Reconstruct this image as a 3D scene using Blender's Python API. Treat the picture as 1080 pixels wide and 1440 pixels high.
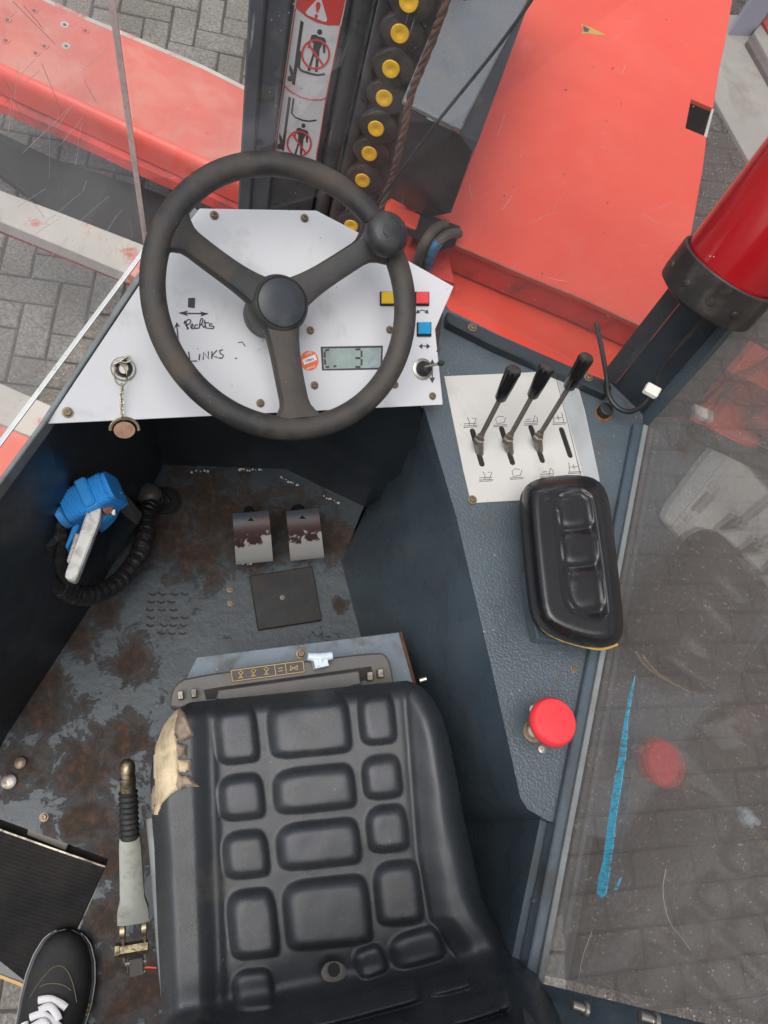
import bpy, bmesh, math, random
from mathutils import Vector, Matrix, noise
random.seed(7)
R_ = math.radians
for o in list(bpy.data.objects): bpy.data.objects.remove(o)
scene = bpy.context.scene
col = scene.collection
# ------------------------------------------------------------------ camera
F = 1040.0; HC = 1.59                       # focal length in photo pixels, eye height above the cab floor
_Z = Vector((250, 380, 1040)).normalized()
_Y = (Vector((0, 1, 0)) - _Z * _Z.y).normalized()
_X = _Y.cross(_Z)
RM = Matrix((_X, _Y, _Z))                   # world = RM @ cam
CAM = Vector((0, 0, HC))
cd = bpy.data.cameras.new('camera'); cam = bpy.data.objects.new('camera', cd); col.objects.link(cam)
cam.matrix_world = Matrix.Translation(CAM) @ RM.to_4x4()
cd.sensor_fit = 'VERTICAL'; cd.sensor_height = 36; cd.sensor_width = 27; cd.lens = 26
cd.clip_start = 0.02; cd.clip_end = 300
scene.camera = cam
# ------------------------------------------------------------------ light
w = bpy.data.worlds.new('World'); scene.world = w; w.use_nodes = True
nt = w.node_tree; bg = nt.nodes['Background']
sky = nt.nodes.new('ShaderNodeTexSky'); sky.sky_type = 'NISHITA'; sky.sun_disc = False
SUN_EL, SUN_AZ = 72, -120                    # azimuth clockwise from +Y
sky.sun_elevation = R_(SUN_EL); sky.sun_rotation = R_(SUN_AZ); sky.dust_density = 3; sky.air_density = 1
hs = nt.nodes.new('ShaderNodeHueSaturation'); hs.inputs['Saturation'].default_value = 0.42
nt.links.new(sky.outputs[0], hs.inputs['Color']); nt.links.new(hs.outputs[0], bg.inputs[0])
bg.inputs[1].default_value = 0.13
sd = bpy.data.lights.new('sun', 'SUN'); sd.energy = 1.5; sd.angle = R_(50); sd.color = (1, .96, .9)
sun = bpy.data.objects.new('sun', sd); col.objects.link(sun)
_dir = Vector((math.sin(R_(SUN_AZ)) * math.cos(R_(SUN_EL)), math.cos(R_(SUN_AZ)) * math.cos(R_(SUN_EL)), math.sin(R_(SUN_EL))))
sun.rotation_euler = _dir.to_track_quat('Z', 'Y').to_euler(); sun.location = _dir * 20
scene.view_settings.view_transform = 'Standard'; scene.view_settings.look = 'None'
scene.view_settings.exposure = 0.6; scene.view_settings.gamma = 1
scene.view_settings.use_curve_mapping = False
scene.render.engine = 'CYCLES'
scene.cycles.max_bounces = 10; scene.cycles.transparent_max_bounces = 16
# ------------------------------------------------------------------ surveying helpers
def ray(px, py): return RM @ Vector((px - 540, 720 - py, -F))
def P(px, py, z):                            # point of the place seen at photo pixel px,py that lies at height z
    r = ray(px, py); return CAM + r * ((z - HC) / r.z)
class Plane:
    def __init__(s, p, n): s.p = Vector(p); s.n = Vector(n).normalized()
    def at(s, px, py, off=0.0):
        r = ray(px, py); q = s.p + s.n * off
        return CAM + r * ((q - CAM).dot(s.n) / r.dot(s.n))
def proj(v):
    c = RM.transposed() @ (Vector(v) - CAM)
    return (540 + F * c.x / -c.z, 720 - F * c.y / -c.z) if c.z < 0 else (-9999, -9999)
def inpoly(x, y, poly):
    r = False; n = len(poly)
    for i in range(n):
        x1, y1 = poly[i]; x2, y2 = poly[(i + 1) % n]
        if (y1 > y) != (y2 > y) and x < (x2 - x1) * (y - y1) / (y2 - y1) + x1: r = not r
    return r
def lerp(a, b, t): return a + (b - a) * t
def interp(x, pts):
    if x <= pts[0][0]: return pts[0][1]
    for (a, fa), (b, fb) in zip(pts, pts[1:]):
        if x <= b: return fa + (fb - fa) * (x - a) / (b - a)
    return pts[-1][1]
def sstep(a, b, x):
    t = max(0, min(1, (x - a) / (b - a))); return t * t * (3 - 2 * t)
# ------------------------------------------------------------------ materials
def newmat(name):
    m = bpy.data.materials.new(name); m.use_nodes = True
    return m, m.node_tree, m.node_tree.nodes['Principled BSDF']
def N(nt, t, **k):
    n = nt.nodes.new(t)
    for a, b in k.items(): setattr(n, a, b)
    return n
def noise_tex(nt, vec, scale, detail=6, rough=.6, dist=0):
    n = N(nt, 'ShaderNodeTexNoise'); n.inputs['Scale'].default_value = scale; n.inputs['Detail'].default_value = detail
    n.inputs['Roughness'].default_value = rough; n.inputs['Distortion'].default_value = dist
    nt.links.new(vec, n.inputs['Vector']); return n.outputs['Fac']
def ramp(nt, fac, stops):
    r = N(nt, 'ShaderNodeValToRGB'); e = r.color_ramp.elements
    while len(e) > 1: e.remove(e[-1])
    for i, (p, c) in enumerate(stops):
        x = e[0] if i == 0 else e.new(p)
        x.position = p; x.color = (c, c, c, 1) if isinstance(c, (int, float)) else tuple(c[:3]) + (1,)
    nt.links.new(fac, r.inputs[0]); return r.outputs[0]
def math_(nt, op, a, b=None, clamp=False):
    n = N(nt, 'ShaderNodeMath', operation=op); n.use_clamp = clamp
    for i, v in enumerate((a, b)):
        if v is None: continue
        if isinstance(v, (int, float)): n.inputs[i].default_value = v
        else: nt.links.new(v, n.inputs[i])
    return n.outputs[0]
def mix(nt, fac, a, b):
    n = N(nt, 'ShaderNodeMix', data_type='RGBA')
    for s, v in ((n.inputs[0], fac), (n.inputs[6], a), (n.inputs[7], b)):
        if isinstance(v, tuple): s.default_value = tuple(v[:3]) + (1,)
        elif isinstance(v, (int, float)): s.default_value = v
        else: nt.links.new(v, s)
    return n.outputs[2]
def M(name, c, rough=.5, metal=0, vary=.12, vscale=6, bump=None, dirt=None, specks=None, coat=0, spec=.5, rvar=.1, worn=None):
    """paint/plastic/metal: colour drift, fine bump, dirt film (colour, scale, low, high), specks (colour, scale, threshold)"""
    m, nt, b = newmat(name)
    tc = N(nt, 'ShaderNodeTexCoord').outputs['Object']
    nz = noise_tex(nt, tc, vscale)
    d = tuple(x * (1 - vary) for x in c); l = tuple(min(1, x * (1 + vary)) for x in c)
    cc = mix(nt, ramp(nt, nz, [(.3, 0), (.7, 1)]), d, l)
    rr = ramp(nt, noise_tex(nt, tc, vscale * 4), [(.3, max(0, rough - rvar)), (.7, min(1, rough + rvar))])
    if dirt:
        f = ramp(nt, noise_tex(nt, tc, dirt[1], 10, .68, .3), [(dirt[2], 0), (dirt[3], 1)])
        cc = mix(nt, f, cc, dirt[0]); rr = mix(nt, f, rr, (.8, .8, .8))
    if worn:
        f = ramp(nt, noise_tex(nt, tc, worn[1], 12, .75, .6), [(worn[2], 0), (worn[2] + .02, 1)])
        cc = mix(nt, f, cc, worn[0]); rr = mix(nt, f, rr, (.6, .6, .6))
    if specks:
        v = N(nt, 'ShaderNodeTexVoronoi'); v.inputs['Scale'].default_value = specks[1]; nt.links.new(tc, v.inputs['Vector'])
        f = math_(nt, 'MULTIPLY', ramp(nt, v.outputs['Distance'], [(.0, 1), (specks[2], 1), (specks[2] + .05, 0)]), ramp(nt, noise_tex(nt, tc, specks[1] * .25), [(.55, 0), (.6, 1)]))
        cc = mix(nt, f, cc, specks[0])
    nt.links.new(cc, b.inputs['Base Color']); nt.links.new(rr, b.inputs['Roughness'])
    b.inputs['Metallic'].default_value = metal; b.inputs['Coat Weight'].default_value = coat
    b.inputs['Specular IOR Level'].default_value = spec
    if bump:
        kind = bump[2] if len(bump) > 2 else 'noise'
        if kind == 'cells':
            v = N(nt, 'ShaderNodeTexVoronoi', feature='SMOOTH_F1'); v.inputs['Scale'].default_value = bump[0]; nt.links.new(tc, v.inputs['Vector']); h = v.outputs['Distance']
        else: h = noise_tex(nt, tc, bump[0], 3, .6)
        bp = N(nt, 'ShaderNodeBump'); bp.inputs['Strength'].default_value = bump[1]; bp.inputs['Distance'].default_value = .002
        nt.links.new(h, bp.inputs['Height']); nt.links.new(bp.outputs[0], b.inputs['Normal'])
    return m
RUST = (.075, .028, .012); DUST = (.16, .135, .105)
m = {}
m['hammer'] = M('hammered_blue_grey_paint', (.070, .090, .106), .36, vary=.15, bump=(300, .38, 'cells'), dirt=((.07, .06, .05), 9, .58, .74), specks=((.28, .27, .24), 90, .1))
m['blue'] = M('blue_grey_paint', (.060, .084, .104), .30, vary=.2, bump=(60, .22), worn=((.10, .11, .12), 45, .745), dirt=((.05, .045, .04), 7, .55, .75), specks=((.25, .25, .25), 60, .07))
m['wall'] = M('dark_blue_grey_wall_paint', (.020, .027, .034), .42, vary=.25, worn=((.06, .055, .05), 40, .73), bump=(80, .15), dirt=((.035, .03, .025), 6, .55, .8))
m['rail'] = M('weathered_grey_blue_rail', (.19, .21, .215), .5, vary=.2, dirt=((.15, .13, .11), 20, .45, .7), worn=(RUST, 25, .68))
m['plate'] = M('pale_blue_grey_steel', (.13, .165, .20), .45, vary=.12, dirt=((.08, .07, .06), 14, .5, .7), specks=((.4, .38, .32), 150, .12), worn=(RUST, 22, .72))
m['white'] = M('white_panel_sheet', (.57, .575, .595), .5, vary=.05, vscale=4, dirt=((.36, .34, .32), 9, .55, .82), specks=((.18, .16, .15), 70, .045))
m['alu'] = M('pale_lever_plate_sheet', (.50, .49, .465), .42, vary=.05, dirt=((.36, .33, .29), 9, .55, .8), specks=((.25, .2, .15), 60, .05))
m['wheel'] = M('grained_black_wheel_foam', (.026, .025, .025), .42, vary=.25, bump=(900, .45), dirt=((.085, .066, .05), 11, .45, .70), specks=((.2, .17, .13), 160, .09))
m['wheelknob'] = M('worn_black_knob', (.022, .023, .026), .36, bump=(500, .3), dirt=((.07, .065, .06), 25, .5, .8))
m['cap'] = M('dull_navy_hub_cap', (.026, .031, .038), .42, dirt=((.10, .09, .08), 15, .5, .8), specks=((.25, .23, .2), 180, .1))
m['black'] = M('glossy_black_plastic', (.009, .009, .010), .16, vary=.1, rvar=.06, specks=((.1, .1, .1), 120, .06))
m['matt'] = M('matt_black_rubber', (.016, .016, .017), .62, vary=.2, bump=(200, .2), dirt=((.05, .043, .036), 14, .5, .75))
m['vinyl'] = M('black_grained_vinyl', (.031, .035, .040), .31, vary=.12, bump=(900, .40), rvar=.08, spec=.75, dirt=((.085, .075, .06), 9, .58, .80), specks=((.25, .23, .2), 60, .035))
m['pad'] = M('black_armrest_vinyl', (.012, .011, .012), .24, vary=.12, bump=(700, .12), rvar=.05, dirt=((.04, .034, .028), 18, .6, .8))
m['foam'] = M('torn_tan_foam', (.56, .46, .31), .95, spec=.05, vary=.2, vscale=30, bump=(160, .9), dirt=((.30, .2, .11), 24, .5, .7))
m['flap'] = M('curled_vinyl_backing', (.27, .21, .16), .9, spec=.1, vary=.25, vscale=30, bump=(160, .6))
m['red'] = M('faded_red_sheet', (.72, .075, .042), .40, vary=.05, vscale=2.2, coat=.10, bump=(7, .10), dirt=((.74, .115, .075), 3, .45, .8), specks=((.25, .1, .05), 40, .045), worn=((.5, .4, .2), 9, .775))
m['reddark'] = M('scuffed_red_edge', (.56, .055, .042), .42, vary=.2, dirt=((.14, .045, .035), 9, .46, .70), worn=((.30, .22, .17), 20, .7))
m['redbeam'] = M('bleached_red_beam', (.60, .15, .115), .6, vary=.12, vscale=3, dirt=((.60, .27, .21), 4, .42, .66), worn=((.55, .50, .42), 11, .66), bump=(90, .15))
m['beamworn'] = M('beam_worn_to_primer', (.47, .43, .38), .65, vary=.12, dirt=((.50, .15, .11), 5, .54, .6), worn=((.25, .2, .16), 30, .68), bump=(90, .2))
m['extred'] = M('glossy_red_cylinder_paint', (.37, .008, .012), .17, vary=.06, coat=.5, rvar=.05, specks=((.8, .6, .55), 70, .04))
m['extring'] = M('scuffed_black_plastic_collar', (.020, .017, .015), .42, vary=.25, dirt=((.07, .055, .045), 20, .48, .72))
m['steel'] = M('dull_zinc_steel', (.42, .40, .36), .38, 1, vary=.15, dirt=((.22, .18, .13), 40, .5, .7))
m['dsteel'] = M('tarnished_steel_rod', (.25, .225, .19), .42, .8, vary=.2, dirt=((.13, .09, .06), 50, .45, .7))
m['brass'] = M('brassy_plated_steel', (.36, .31, .20), .42, 1, vary=.2, dirt=((.1, .07, .04), 60, .5, .65))
m['silver'] = M('silver_lever_casting', (.40, .415, .37), .40, .35, vary=.1, dirt=((.17, .15, .12), 30, .5, .75), worn=((.16, .11, .07), 60, .68))
m['screw'] = M('rusty_screw_head', (.22, .17, .12), .5, .7, vary=.3, vscale=300)
m['rubberhose'] = M('aged_rubber_hose', (.085, .07, .06), .6, vary=.3, vscale=30)
m['bluehose'] = M('blue_hose_wrap', (.05, .22, .42), .5, vary=.2, dirt=((.1, .08, .07), 60, .5, .6))
m['plug'] = M('blue_connector_plastic', (.035, .28, .68), .42, vary=.1, bump=(200, .1), dirt=((.06, .08, .10), 30, .56, .75))
m['plughandle'] = M('grimy_white_handle', (.60, .60, .57), .5, vary=.1, dirt=((.28, .25, .21), 40, .5, .7))
m['wrap'] = M('taped_cable_sleeve', (.022, .020, .021), .38, vary=.3, vscale=80, bump=(140, .6), dirt=((.06, .05, .05), 50, .55, .7))
m['mast'] = M('greasy_dark_mast_steel', (.060, .064, .072), .32, .35, vary=.3, vscale=8, bump=(150, .2), dirt=((.11, .095, .085), 16, .45, .72), specks=((.3, .3, .3), 100, .07))
m['mast2'] = M('slate_mast_channel', (.065, .072, .09), .55, vary=.25, vscale=12, bump=(150, .3), dirt=((.11, .10, .10), 20, .5, .7), specks=((.3, .3, .3), 110, .07))
m['chain'] = M('dusty_black_chain_link', (.040, .036, .032), .5, vary=.25, vscale=20, dirt=((.10, .085, .07), 25, .48, .7), specks=((.35, .33, .3), 140, .06))
m['yellow'] = M('yellow_pin_cap', (.92, .52, .02), .45, vary=.08, vscale=60, dirt=((.40, .2, .03), 70, .64, .74))
m['rope'] = M('brown_twisted_rope', (.15, .075, .052), .8, vary=.25, vscale=60, bump=(300, .5))
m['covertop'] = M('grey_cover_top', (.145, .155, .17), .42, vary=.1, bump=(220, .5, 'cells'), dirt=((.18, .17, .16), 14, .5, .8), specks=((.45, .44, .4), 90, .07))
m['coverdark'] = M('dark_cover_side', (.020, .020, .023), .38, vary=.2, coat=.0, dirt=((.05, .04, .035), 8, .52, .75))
m['ext_text'] = M('white_print', (.75, .75, .74), .5)
m['ink'] = M('black_marker_ink', (.035, .03, .04), .5, vary=.3, vscale=200)
m['print'] = M('black_print', (.045, .04, .042), .5, vary=.2, vscale=60)
m['stickerw'] = M('white_sticker_film', (.82, .81, .81), .45, vary=.03, dirt=((.50, .47, .46), 14, .5, .8))
m['stickerr'] = M('red_sticker_print', (.78, .055, .04), .45, vary=.05)
m['orange'] = M('orange_sticker', (.75, .15, .04), .5, vary=.06)
m['gold'] = M('gold_print', (.50, .32, .08), .5)
m['lcd'] = M('lcd_glass', (.27, .33, .31), .1, vary=.18, vscale=30, rvar=.02)
m['lcdblue'] = M('faint_lcd_segment', (.20, .28, .42), .3)
m['btny'] = M('yellow_button_cap', (.78, .50, .01), .3, vary=.04)
m['btnr'] = M('red_button_cap', (.72, .06, .07), .3, vary=.04)
m['btnb'] = M('blue_button_cap', (.01, .27, .52), .3, vary=.04)
m['mush'] = M('red_mushroom_plastic', (.80, .045, .055), .42, vary=.03, specks=((.9, .5, .5), 60, .03))
m['ivory'] = M('ivory_plastic', (.72, .70, .63), .4, vary=.05)
m['knob'] = M('pale_blue_white_plastic', (.55, .63, .70), .4, vary=.06, dirt=((.3, .33, .36), 80, .5, .7))
m['house'] = M('brown_grey_housing', (.085, .080, .075), .45, vary=.15, bump=(200, .15), dirt=((.15, .12, .09), 12, .5, .72))
m['pedal'] = None
m['mat'] = None
m['shoe'] = M('black_shoe_fabric', (.013, .013, .014), .6, vary=.25, vscale=30, bump=(900, .6), dirt=((.028, .026, .022), 18, .5, .75))
m['shoesole'] = M('black_shoe_rubber', (.02, .02, .022), .4)
m['lace'] = M('white_cotton_lace', (.74, .72, .74), .85, vary=.06, bump=(1200, .6))
m['thread'] = M('faint_stitching', (.12, .10, .06), .7)
m['stripe'] = M('chipped_edge_paint', (.16, .16, .17), .6, dirt=((.62, .34, .05), 14, .52, .56), worn=((.75, .72, .68), 20, .6))
m['concrete'] = M('pale_concrete', (.30, .275, .25), .85, vary=.12, vscale=3, bump=(60, .3), dirt=((.17, .145, .11), 3, .5, .75), specks=((.6, .5, .45), 40, .06))
m['lilac'] = M('lilac_grey_plaster', (.33, .32, .38), .8, vary=.06, bump=(60, .2))
m['kerb'] = M('dark_kerb_stone', (.12, .10, .095), .8, vary=.2, bump=(60, .5))
m['sand'] = M('grey_jointing_sand', (.070, .060, .052), .95, vary=.3, vscale=12, bump=(60, .6))
m['blackhole'] = M('painted_shade_black', (.010, .009, .008), .7)  # shade of holes, wells and gaps put into a near-black colour
m['cable'] = M('black_cable_sheath', (.016, .016, .017), .4)

def floor_material():
    mt, nt, b = newmat('rusty_cab_floor_paint'); geo = N(nt, 'ShaderNodeNewGeometry').outputs['Position']
    masks = None
    for (px, py, rad) in ((300, 720, .16), (230, 740, .12), (360, 750, .13), (420, 740, .12), (470, 760, .08), (280, 780, .10), (150, 860, .05), (185, 930, .07), (110, 900, .06), (60, 1000, .09),
                          (30, 1080, .06), (120, 1080, .10), (70, 960, .05), (175, 1040, .08), (120, 1150, .08), (170, 1200, .09), (150, 1290, .07), (480, 850, .025), (190, 1390, .12), (25, 1100, .04)):
        d = N(nt, 'ShaderNodeVectorMath', operation='DISTANCE'); nt.links.new(geo, d.inputs[0]); d.inputs[1].default_value = P(px, py, 0)
        v = math_(nt, 'SUBTRACT', 1, math_(nt, 'DIVIDE', d.outputs['Value'], rad * 1.1), True)
        masks = v if masks is None else math_(nt, 'MAXIMUM', masks, v)
    n1 = noise_tex(nt, geo, 20, 14, .75, .5); n2 = noise_tex(nt, geo, 55, 8, .7)
    s = math_(nt, 'ADD', math_(nt, 'MULTIPLY', masks, .34), math_(nt, 'MULTIPLY', n1, 1.05))
    f = ramp(nt, s, [(.62, 0), (.66, .6), (.80, 1)])
    rustc = ramp(nt, n2, [(.34, (.016, .012, .010)), (.52, (.036, .022, .014)), (.70, (.095, .040, .018))])
    base = mix(nt, ramp(nt, noise_tex(nt, geo, 7), [(.35, 0), (.65, 1)]), (.030, .041, .050), (.056, .071, .083))
    base = mix(nt, ramp(nt, noise_tex(nt, geo, 38, 10, .75), [(.56, 0), (.70, 1)]), base, (.042, .038, .034))
    base = mix(nt, ramp(nt, noise_tex(nt, geo, 130, 4, .6), [(.70, 0), (.74, 1)]), base, (.22, .22, .2))
    nt.links.new(mix(nt, f, base, rustc), b.inputs['Base Color'])
    nt.links.new(mix(nt, f, (.42, .42, .42), (.82, .82, .82)), b.inputs['Roughness'])
    bp = N(nt, 'ShaderNodeBump'); bp.inputs['Strength'].default_value = .5; bp.inputs['Distance'].default_value = .003
    nt.links.new(math_(nt, 'ADD', math_(nt, 'MULTIPLY', f, -.5), n2), bp.inputs['Height']); nt.links.new(bp.outputs[0], b.inputs['Normal'])
    return mt
m['floor'] = floor_material()
def pedal_material():
    mt, nt, b = newmat('chipped_pedal_paint'); tc = N(nt, 'ShaderNodeTexCoord'); g = tc.outputs['Generated']; o = tc.outputs['Object']
    sp = N(nt, 'ShaderNodeSeparateXYZ'); nt.links.new(g, sp.inputs[0])
    k = math_(nt, 'ADD', math_(nt, 'MULTIPLY', math_(nt, 'SUBTRACT', 1, sp.outputs['Y']), .55), math_(nt, 'MULTIPLY', sp.outputs['X'], .18))
    n = noise_tex(nt, o, 38, 8, .65, .4)
    s = math_(nt, 'ADD', k, math_(nt, 'MULTIPLY', n, .75))
    c = ramp(nt, s, [(0, (.03, .04, .055)), (.54, (.035, .045, .06)), (.60, (.050, .028, .028)), (.80, (.060, .034, .033)), (.83, (.40, .40, .38))])
    nt.links.new(c, b.inputs['Base Color']); b.inputs['Roughness'].default_value = .42; b.inputs['Metallic'].default_value = .15
    return mt
m['pedal'] = pedal_material()
def ribbed_mat():
    mt, nt, b = newmat('finely_ribbed_black_rubber'); tc = N(nt, 'ShaderNodeTexCoord').outputs['Object']
    wv = N(nt, 'ShaderNodeTexWave', bands_direction='Y'); wv.inputs['Scale'].default_value = 48; wv.inputs['Distortion'].default_value = .3
    mp = N(nt, 'ShaderNodeMapping'); mp.inputs['Rotation'].default_value = (0, 0, R_(22)); nt.links.new(tc, mp.inputs[0]); nt.links.new(mp.outputs[0], wv.inputs['Vector'])
    c = mix(nt, ramp(nt, noise_tex(nt, tc, 9, 8, .7), [(.4, 0), (.7, 1)]), (.007, .007, .008), (.026, .022, .019))
    nt.links.new(c, b.inputs['Base Color']); b.inputs['Roughness'].default_value = .8; b.inputs['Specular IOR Level'].default_value = .25
    bp = N(nt, 'ShaderNodeBump'); bp.inputs['Strength'].default_value = .4; bp.inputs['Distance'].default_value = .0015
    nt.links.new(wv.outputs['Fac'], bp.inputs['Height']); nt.links.new(bp.outputs[0], b.inputs['Normal'])
    return mt
m['mat'] = ribbed_mat()
def brick_material(name, stops, moss):
    mt, nt, b = newmat(name); geo = N(nt, 'ShaderNodeNewGeometry'); oi = N(nt, 'ShaderNodeObjectInfo')
    r = math_(nt, 'FRACT', math_(nt, 'ADD', geo.outputs['Random Per Island'], oi.outputs['Random']))
    pos = geo.outputs['Position']
    c = ramp(nt, r, stops)
    c = mix(nt, ramp(nt, noise_tex(nt, pos, 4, 8, .65), [(.38, 0), (.62, .9)]), c, moss)
    c = mix(nt, ramp(nt, noise_tex(nt, pos, 110, 6, .7), [(.40, .75), (.62, 0)]), c, tuple(x * .45 for x in moss))
    v = N(nt, 'ShaderNodeTexVoronoi'); v.inputs['Scale'].default_value = 75; nt.links.new(pos, v.inputs['Vector'])
    f = math_(nt, 'MULTIPLY', ramp(nt, v.outputs['Distance'], [(.16, 1), (.28, 0)]), ramp(nt, noise_tex(nt, pos, 30), [(.50, 0), (.56, 1)]))
    c = mix(nt, f, c, (.34, .29, .25))
    nt.links.new(c, b.inputs['Base Color']); b.inputs['Roughness'].default_value = .9
    bp = N(nt, 'ShaderNodeBump'); bp.inputs['Strength'].default_value = .9; bp.inputs['Distance'].default_value = .006
    nt.links.new(noise_tex(nt, pos, 120, 6, .7), bp.inputs['Height']); nt.links.new(bp.outputs[0], b.inputs['Normal'])
    return mt
m['paver'] = brick_material('grey_concrete_paver', [(0, (.27, .25, .22)), (.5, (.31, .29, .26)), (1, (.35, .33, .30))], (.22, .20, .17))
m['brick'] = brick_material('dark_clay_paver', [(0, (.118, .104, .096)), (.5, (.132, .116, .106)), (.95, (.150, .128, .116)), (1, (.18, .11, .095))], (.098, .084, .074))
def pane_material(name, dust, dustcol, refl, scratch):
    mt, nt, b = newmat(name); nt.nodes.remove(b); out = nt.nodes['Material Output']
    pos = N(nt, 'ShaderNodeNewGeometry').outputs['Position']
    tr = N(nt, 'ShaderNodeBsdfTransparent'); tr.inputs[0].default_value = (.95, .96, .96, 1)
    df = N(nt, 'ShaderNodeBsdfDiffuse'); df.inputs[0].default_value = dustcol + (1,)
    tl = N(nt, 'ShaderNodeBsdfTranslucent'); tl.inputs[0].default_value = dustcol + (1,)
    ad = N(nt, 'ShaderNodeMixShader'); ad.inputs[0].default_value = .5; nt.links.new(df.outputs[0], ad.inputs[1]); nt.links.new(tl.outputs[0], ad.inputs[2])
    gl = N(nt, 'ShaderNodeBsdfGlossy'); gl.inputs['Roughness'].default_value = .0; gl.inputs[0].default_value = (1, 1, 1, 1)
    f = ramp(nt, noise_tex(nt, pos, 3.5, 10, .62, 1.2), [(.3, dust * .6), (.72, dust * 1.7)])
    if scratch:
        for k, (rot, sc) in enumerate((((25, 8, 40), (9, 420, 9)), ((-30, 50, 12), (9, 380, 9)), ((70, 15, -25), (7, 330, 7)))):
            mp = N(nt, 'ShaderNodeMapping'); mp.inputs['Rotation'].default_value = tuple(R_(a) for a in rot); mp.inputs['Scale'].default_value = sc
            nt.links.new(pos, mp.inputs[0])
            s = ramp(nt, noise_tex(nt, mp.outputs[0], 1, 2, .5, .2), [(.70, 0), (.78, scratch)])
            gate = ramp(nt, noise_tex(nt, pos, 6 + k, 3), [(.48, 0), (.62, 1)])
            f = math_(nt, 'ADD', f, math_(nt, 'MULTIPLY', s, gate), True)
        v = N(nt, 'ShaderNodeTexVoronoi'); v.inputs['Scale'].default_value = 55; nt.links.new(pos, v.inputs['Vector'])
        sp = math_(nt, 'MULTIPLY', ramp(nt, v.outputs['Distance'], [(.05, scratch * 1.5), (.09, 0)]), ramp(nt, noise_tex(nt, pos, 9), [(.5, 0), (.6, 1)]))
        f = math_(nt, 'ADD', f, sp, True)
    m1 = N(nt, 'ShaderNodeMixShader'); nt.links.new(f, m1.inputs[0]); nt.links.new(tr.outputs[0], m1.inputs[1]); nt.links.new(ad.outputs[0], m1.inputs[2])
    fr = N(nt, 'ShaderNodeFresnel'); fr.inputs['IOR'].default_value = 1.3
    fm = math_(nt, 'MINIMUM', math_(nt, 'MULTIPLY', fr.outputs[0], refl), .30)
    m2 = N(nt, 'ShaderNodeMixShader'); nt.links.new(fm, m2.inputs[0]); nt.links.new(m1.outputs[0], m2.inputs[1]); nt.links.new(gl.outputs[0], m2.inputs[2])
    nt.links.new(m2.outputs[0], out.inputs['Surface'])
    return mt
m['paneL'] = pane_material('scratched_clear_polycarbonate', .11, (.72, .70, .70), .035, .60)
m['paneF'] = pane_material('clear_polycarbonate', .03, (.72, .68, .66), .10, .40)
m['paneC'] = pane_material('slightly_dusty_polycarbonate', .03, (.72, .68, .66), .40, .40)
m['paneR'] = pane_material('dusty_polycarbonate', .15, (.44, .38, .34), 2.2, .14)
m['paneedge'] = M('bright_pane_edge', (.80, .80, .78), .25, vary=.05)
m['paneedge2'] = M('reddish_pane_edge', (.62, .46, .42), .3, vary=.2, vscale=20)
def smear_mat():
    mt, nt, b = newmat('sky_blue_paint_smear'); b.inputs['Base Color'].default_value = (.10, .55, .76, 1); b.inputs['Roughness'].default_value = .5
    pos = N(nt, 'ShaderNodeNewGeometry').outputs['Position']; mp = N(nt, 'ShaderNodeMapping'); mp.inputs['Rotation'].default_value = (0, 0, R_(68)); mp.inputs['Scale'].default_value = (12, 160, 60)
    nt.links.new(pos, mp.inputs[0]); nt.links.new(ramp(nt, noise_tex(nt, mp.outputs[0], 1, 8, .7), [(.40, .1), (.54, .9)]), b.inputs['Alpha'])
    return mt
m['smear'] = smear_mat()
m['grime'] = M('brown_edge_grime', (.17, .12, .085), .8, vary=.3, vscale=30)
m['bluepaint'] = M('sky_blue_paint_smear', (.05, .36, .55), .5, vary=.15, vscale=40)
m['scratchw'] = M('pale_scratch', (.42, .40, .38), .6)

# ------------------------------------------------------------------ object helpers
def origin_of(o):
    v = Vector((0, 0, 0))
    while o is not None: v += o.location; o = o.parent
    return v
def link_mesh(name, me, mat, parent=None, smooth=False):
    if parent is not None: me.transform(Matrix.Translation(-origin_of(parent)))
    o = bpy.data.objects.new(name, me); col.objects.link(o)
    if parent is not None: o.parent = parent
    if mat is not None: me.materials.append(mat)
    if smooth:
        me.polygons.foreach_set('use_smooth', [True] * len(me.polygons))
    return o
def autosmooth(me, ang=38):
    bm = bmesh.new(); bm.from_mesh(me)
    for f in bm.faces: f.smooth = True
    for e in bm.edges:
        if len(e.link_faces) == 2 and e.calc_face_angle(0) > R_(ang): e.smooth = False
    bm.to_mesh(me); bm.free()
def finish(bm, name, mat, parent=None, smooth=False, auto=False):
    bmesh.ops.recalc_face_normals(bm, faces=bm.faces[:])
    me = bpy.data.meshes.new(name); bm.to_mesh(me); bm.free()
    if auto: autosmooth(me)
    return link_mesh(name, me, mat, parent, smooth)
def thing(name, loc, label, cat, group=None):
    o = bpy.data.objects.new(name, None); col.objects.link(o); o.location = loc; o.empty_display_size = .05
    o['label'] = label; o['category'] = cat
    if group: o['group'] = group
    return o
def tag(o, label, cat, group=None):
    o['label'] = label; o['category'] = cat
    if group: o['group'] = group
    return o
def struct(o): o['kind'] = 'structure'; return o
def add_loft(bm, rings, cap=True, close=True):
    vs = [[bm.verts.new(p) for p in r] for r in rings]; n = len(rings[0])
    for a, b in zip(vs, vs[1:]):
        for i in range(n if close else n - 1):
            try: bm.faces.new((a[i], a[(i + 1) % n], b[(i + 1) % n], b[i]))
            except ValueError: pass
    if cap:
        bm.faces.new(vs[0][::-1]); bm.faces.new(vs[-1])
    return vs
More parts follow.
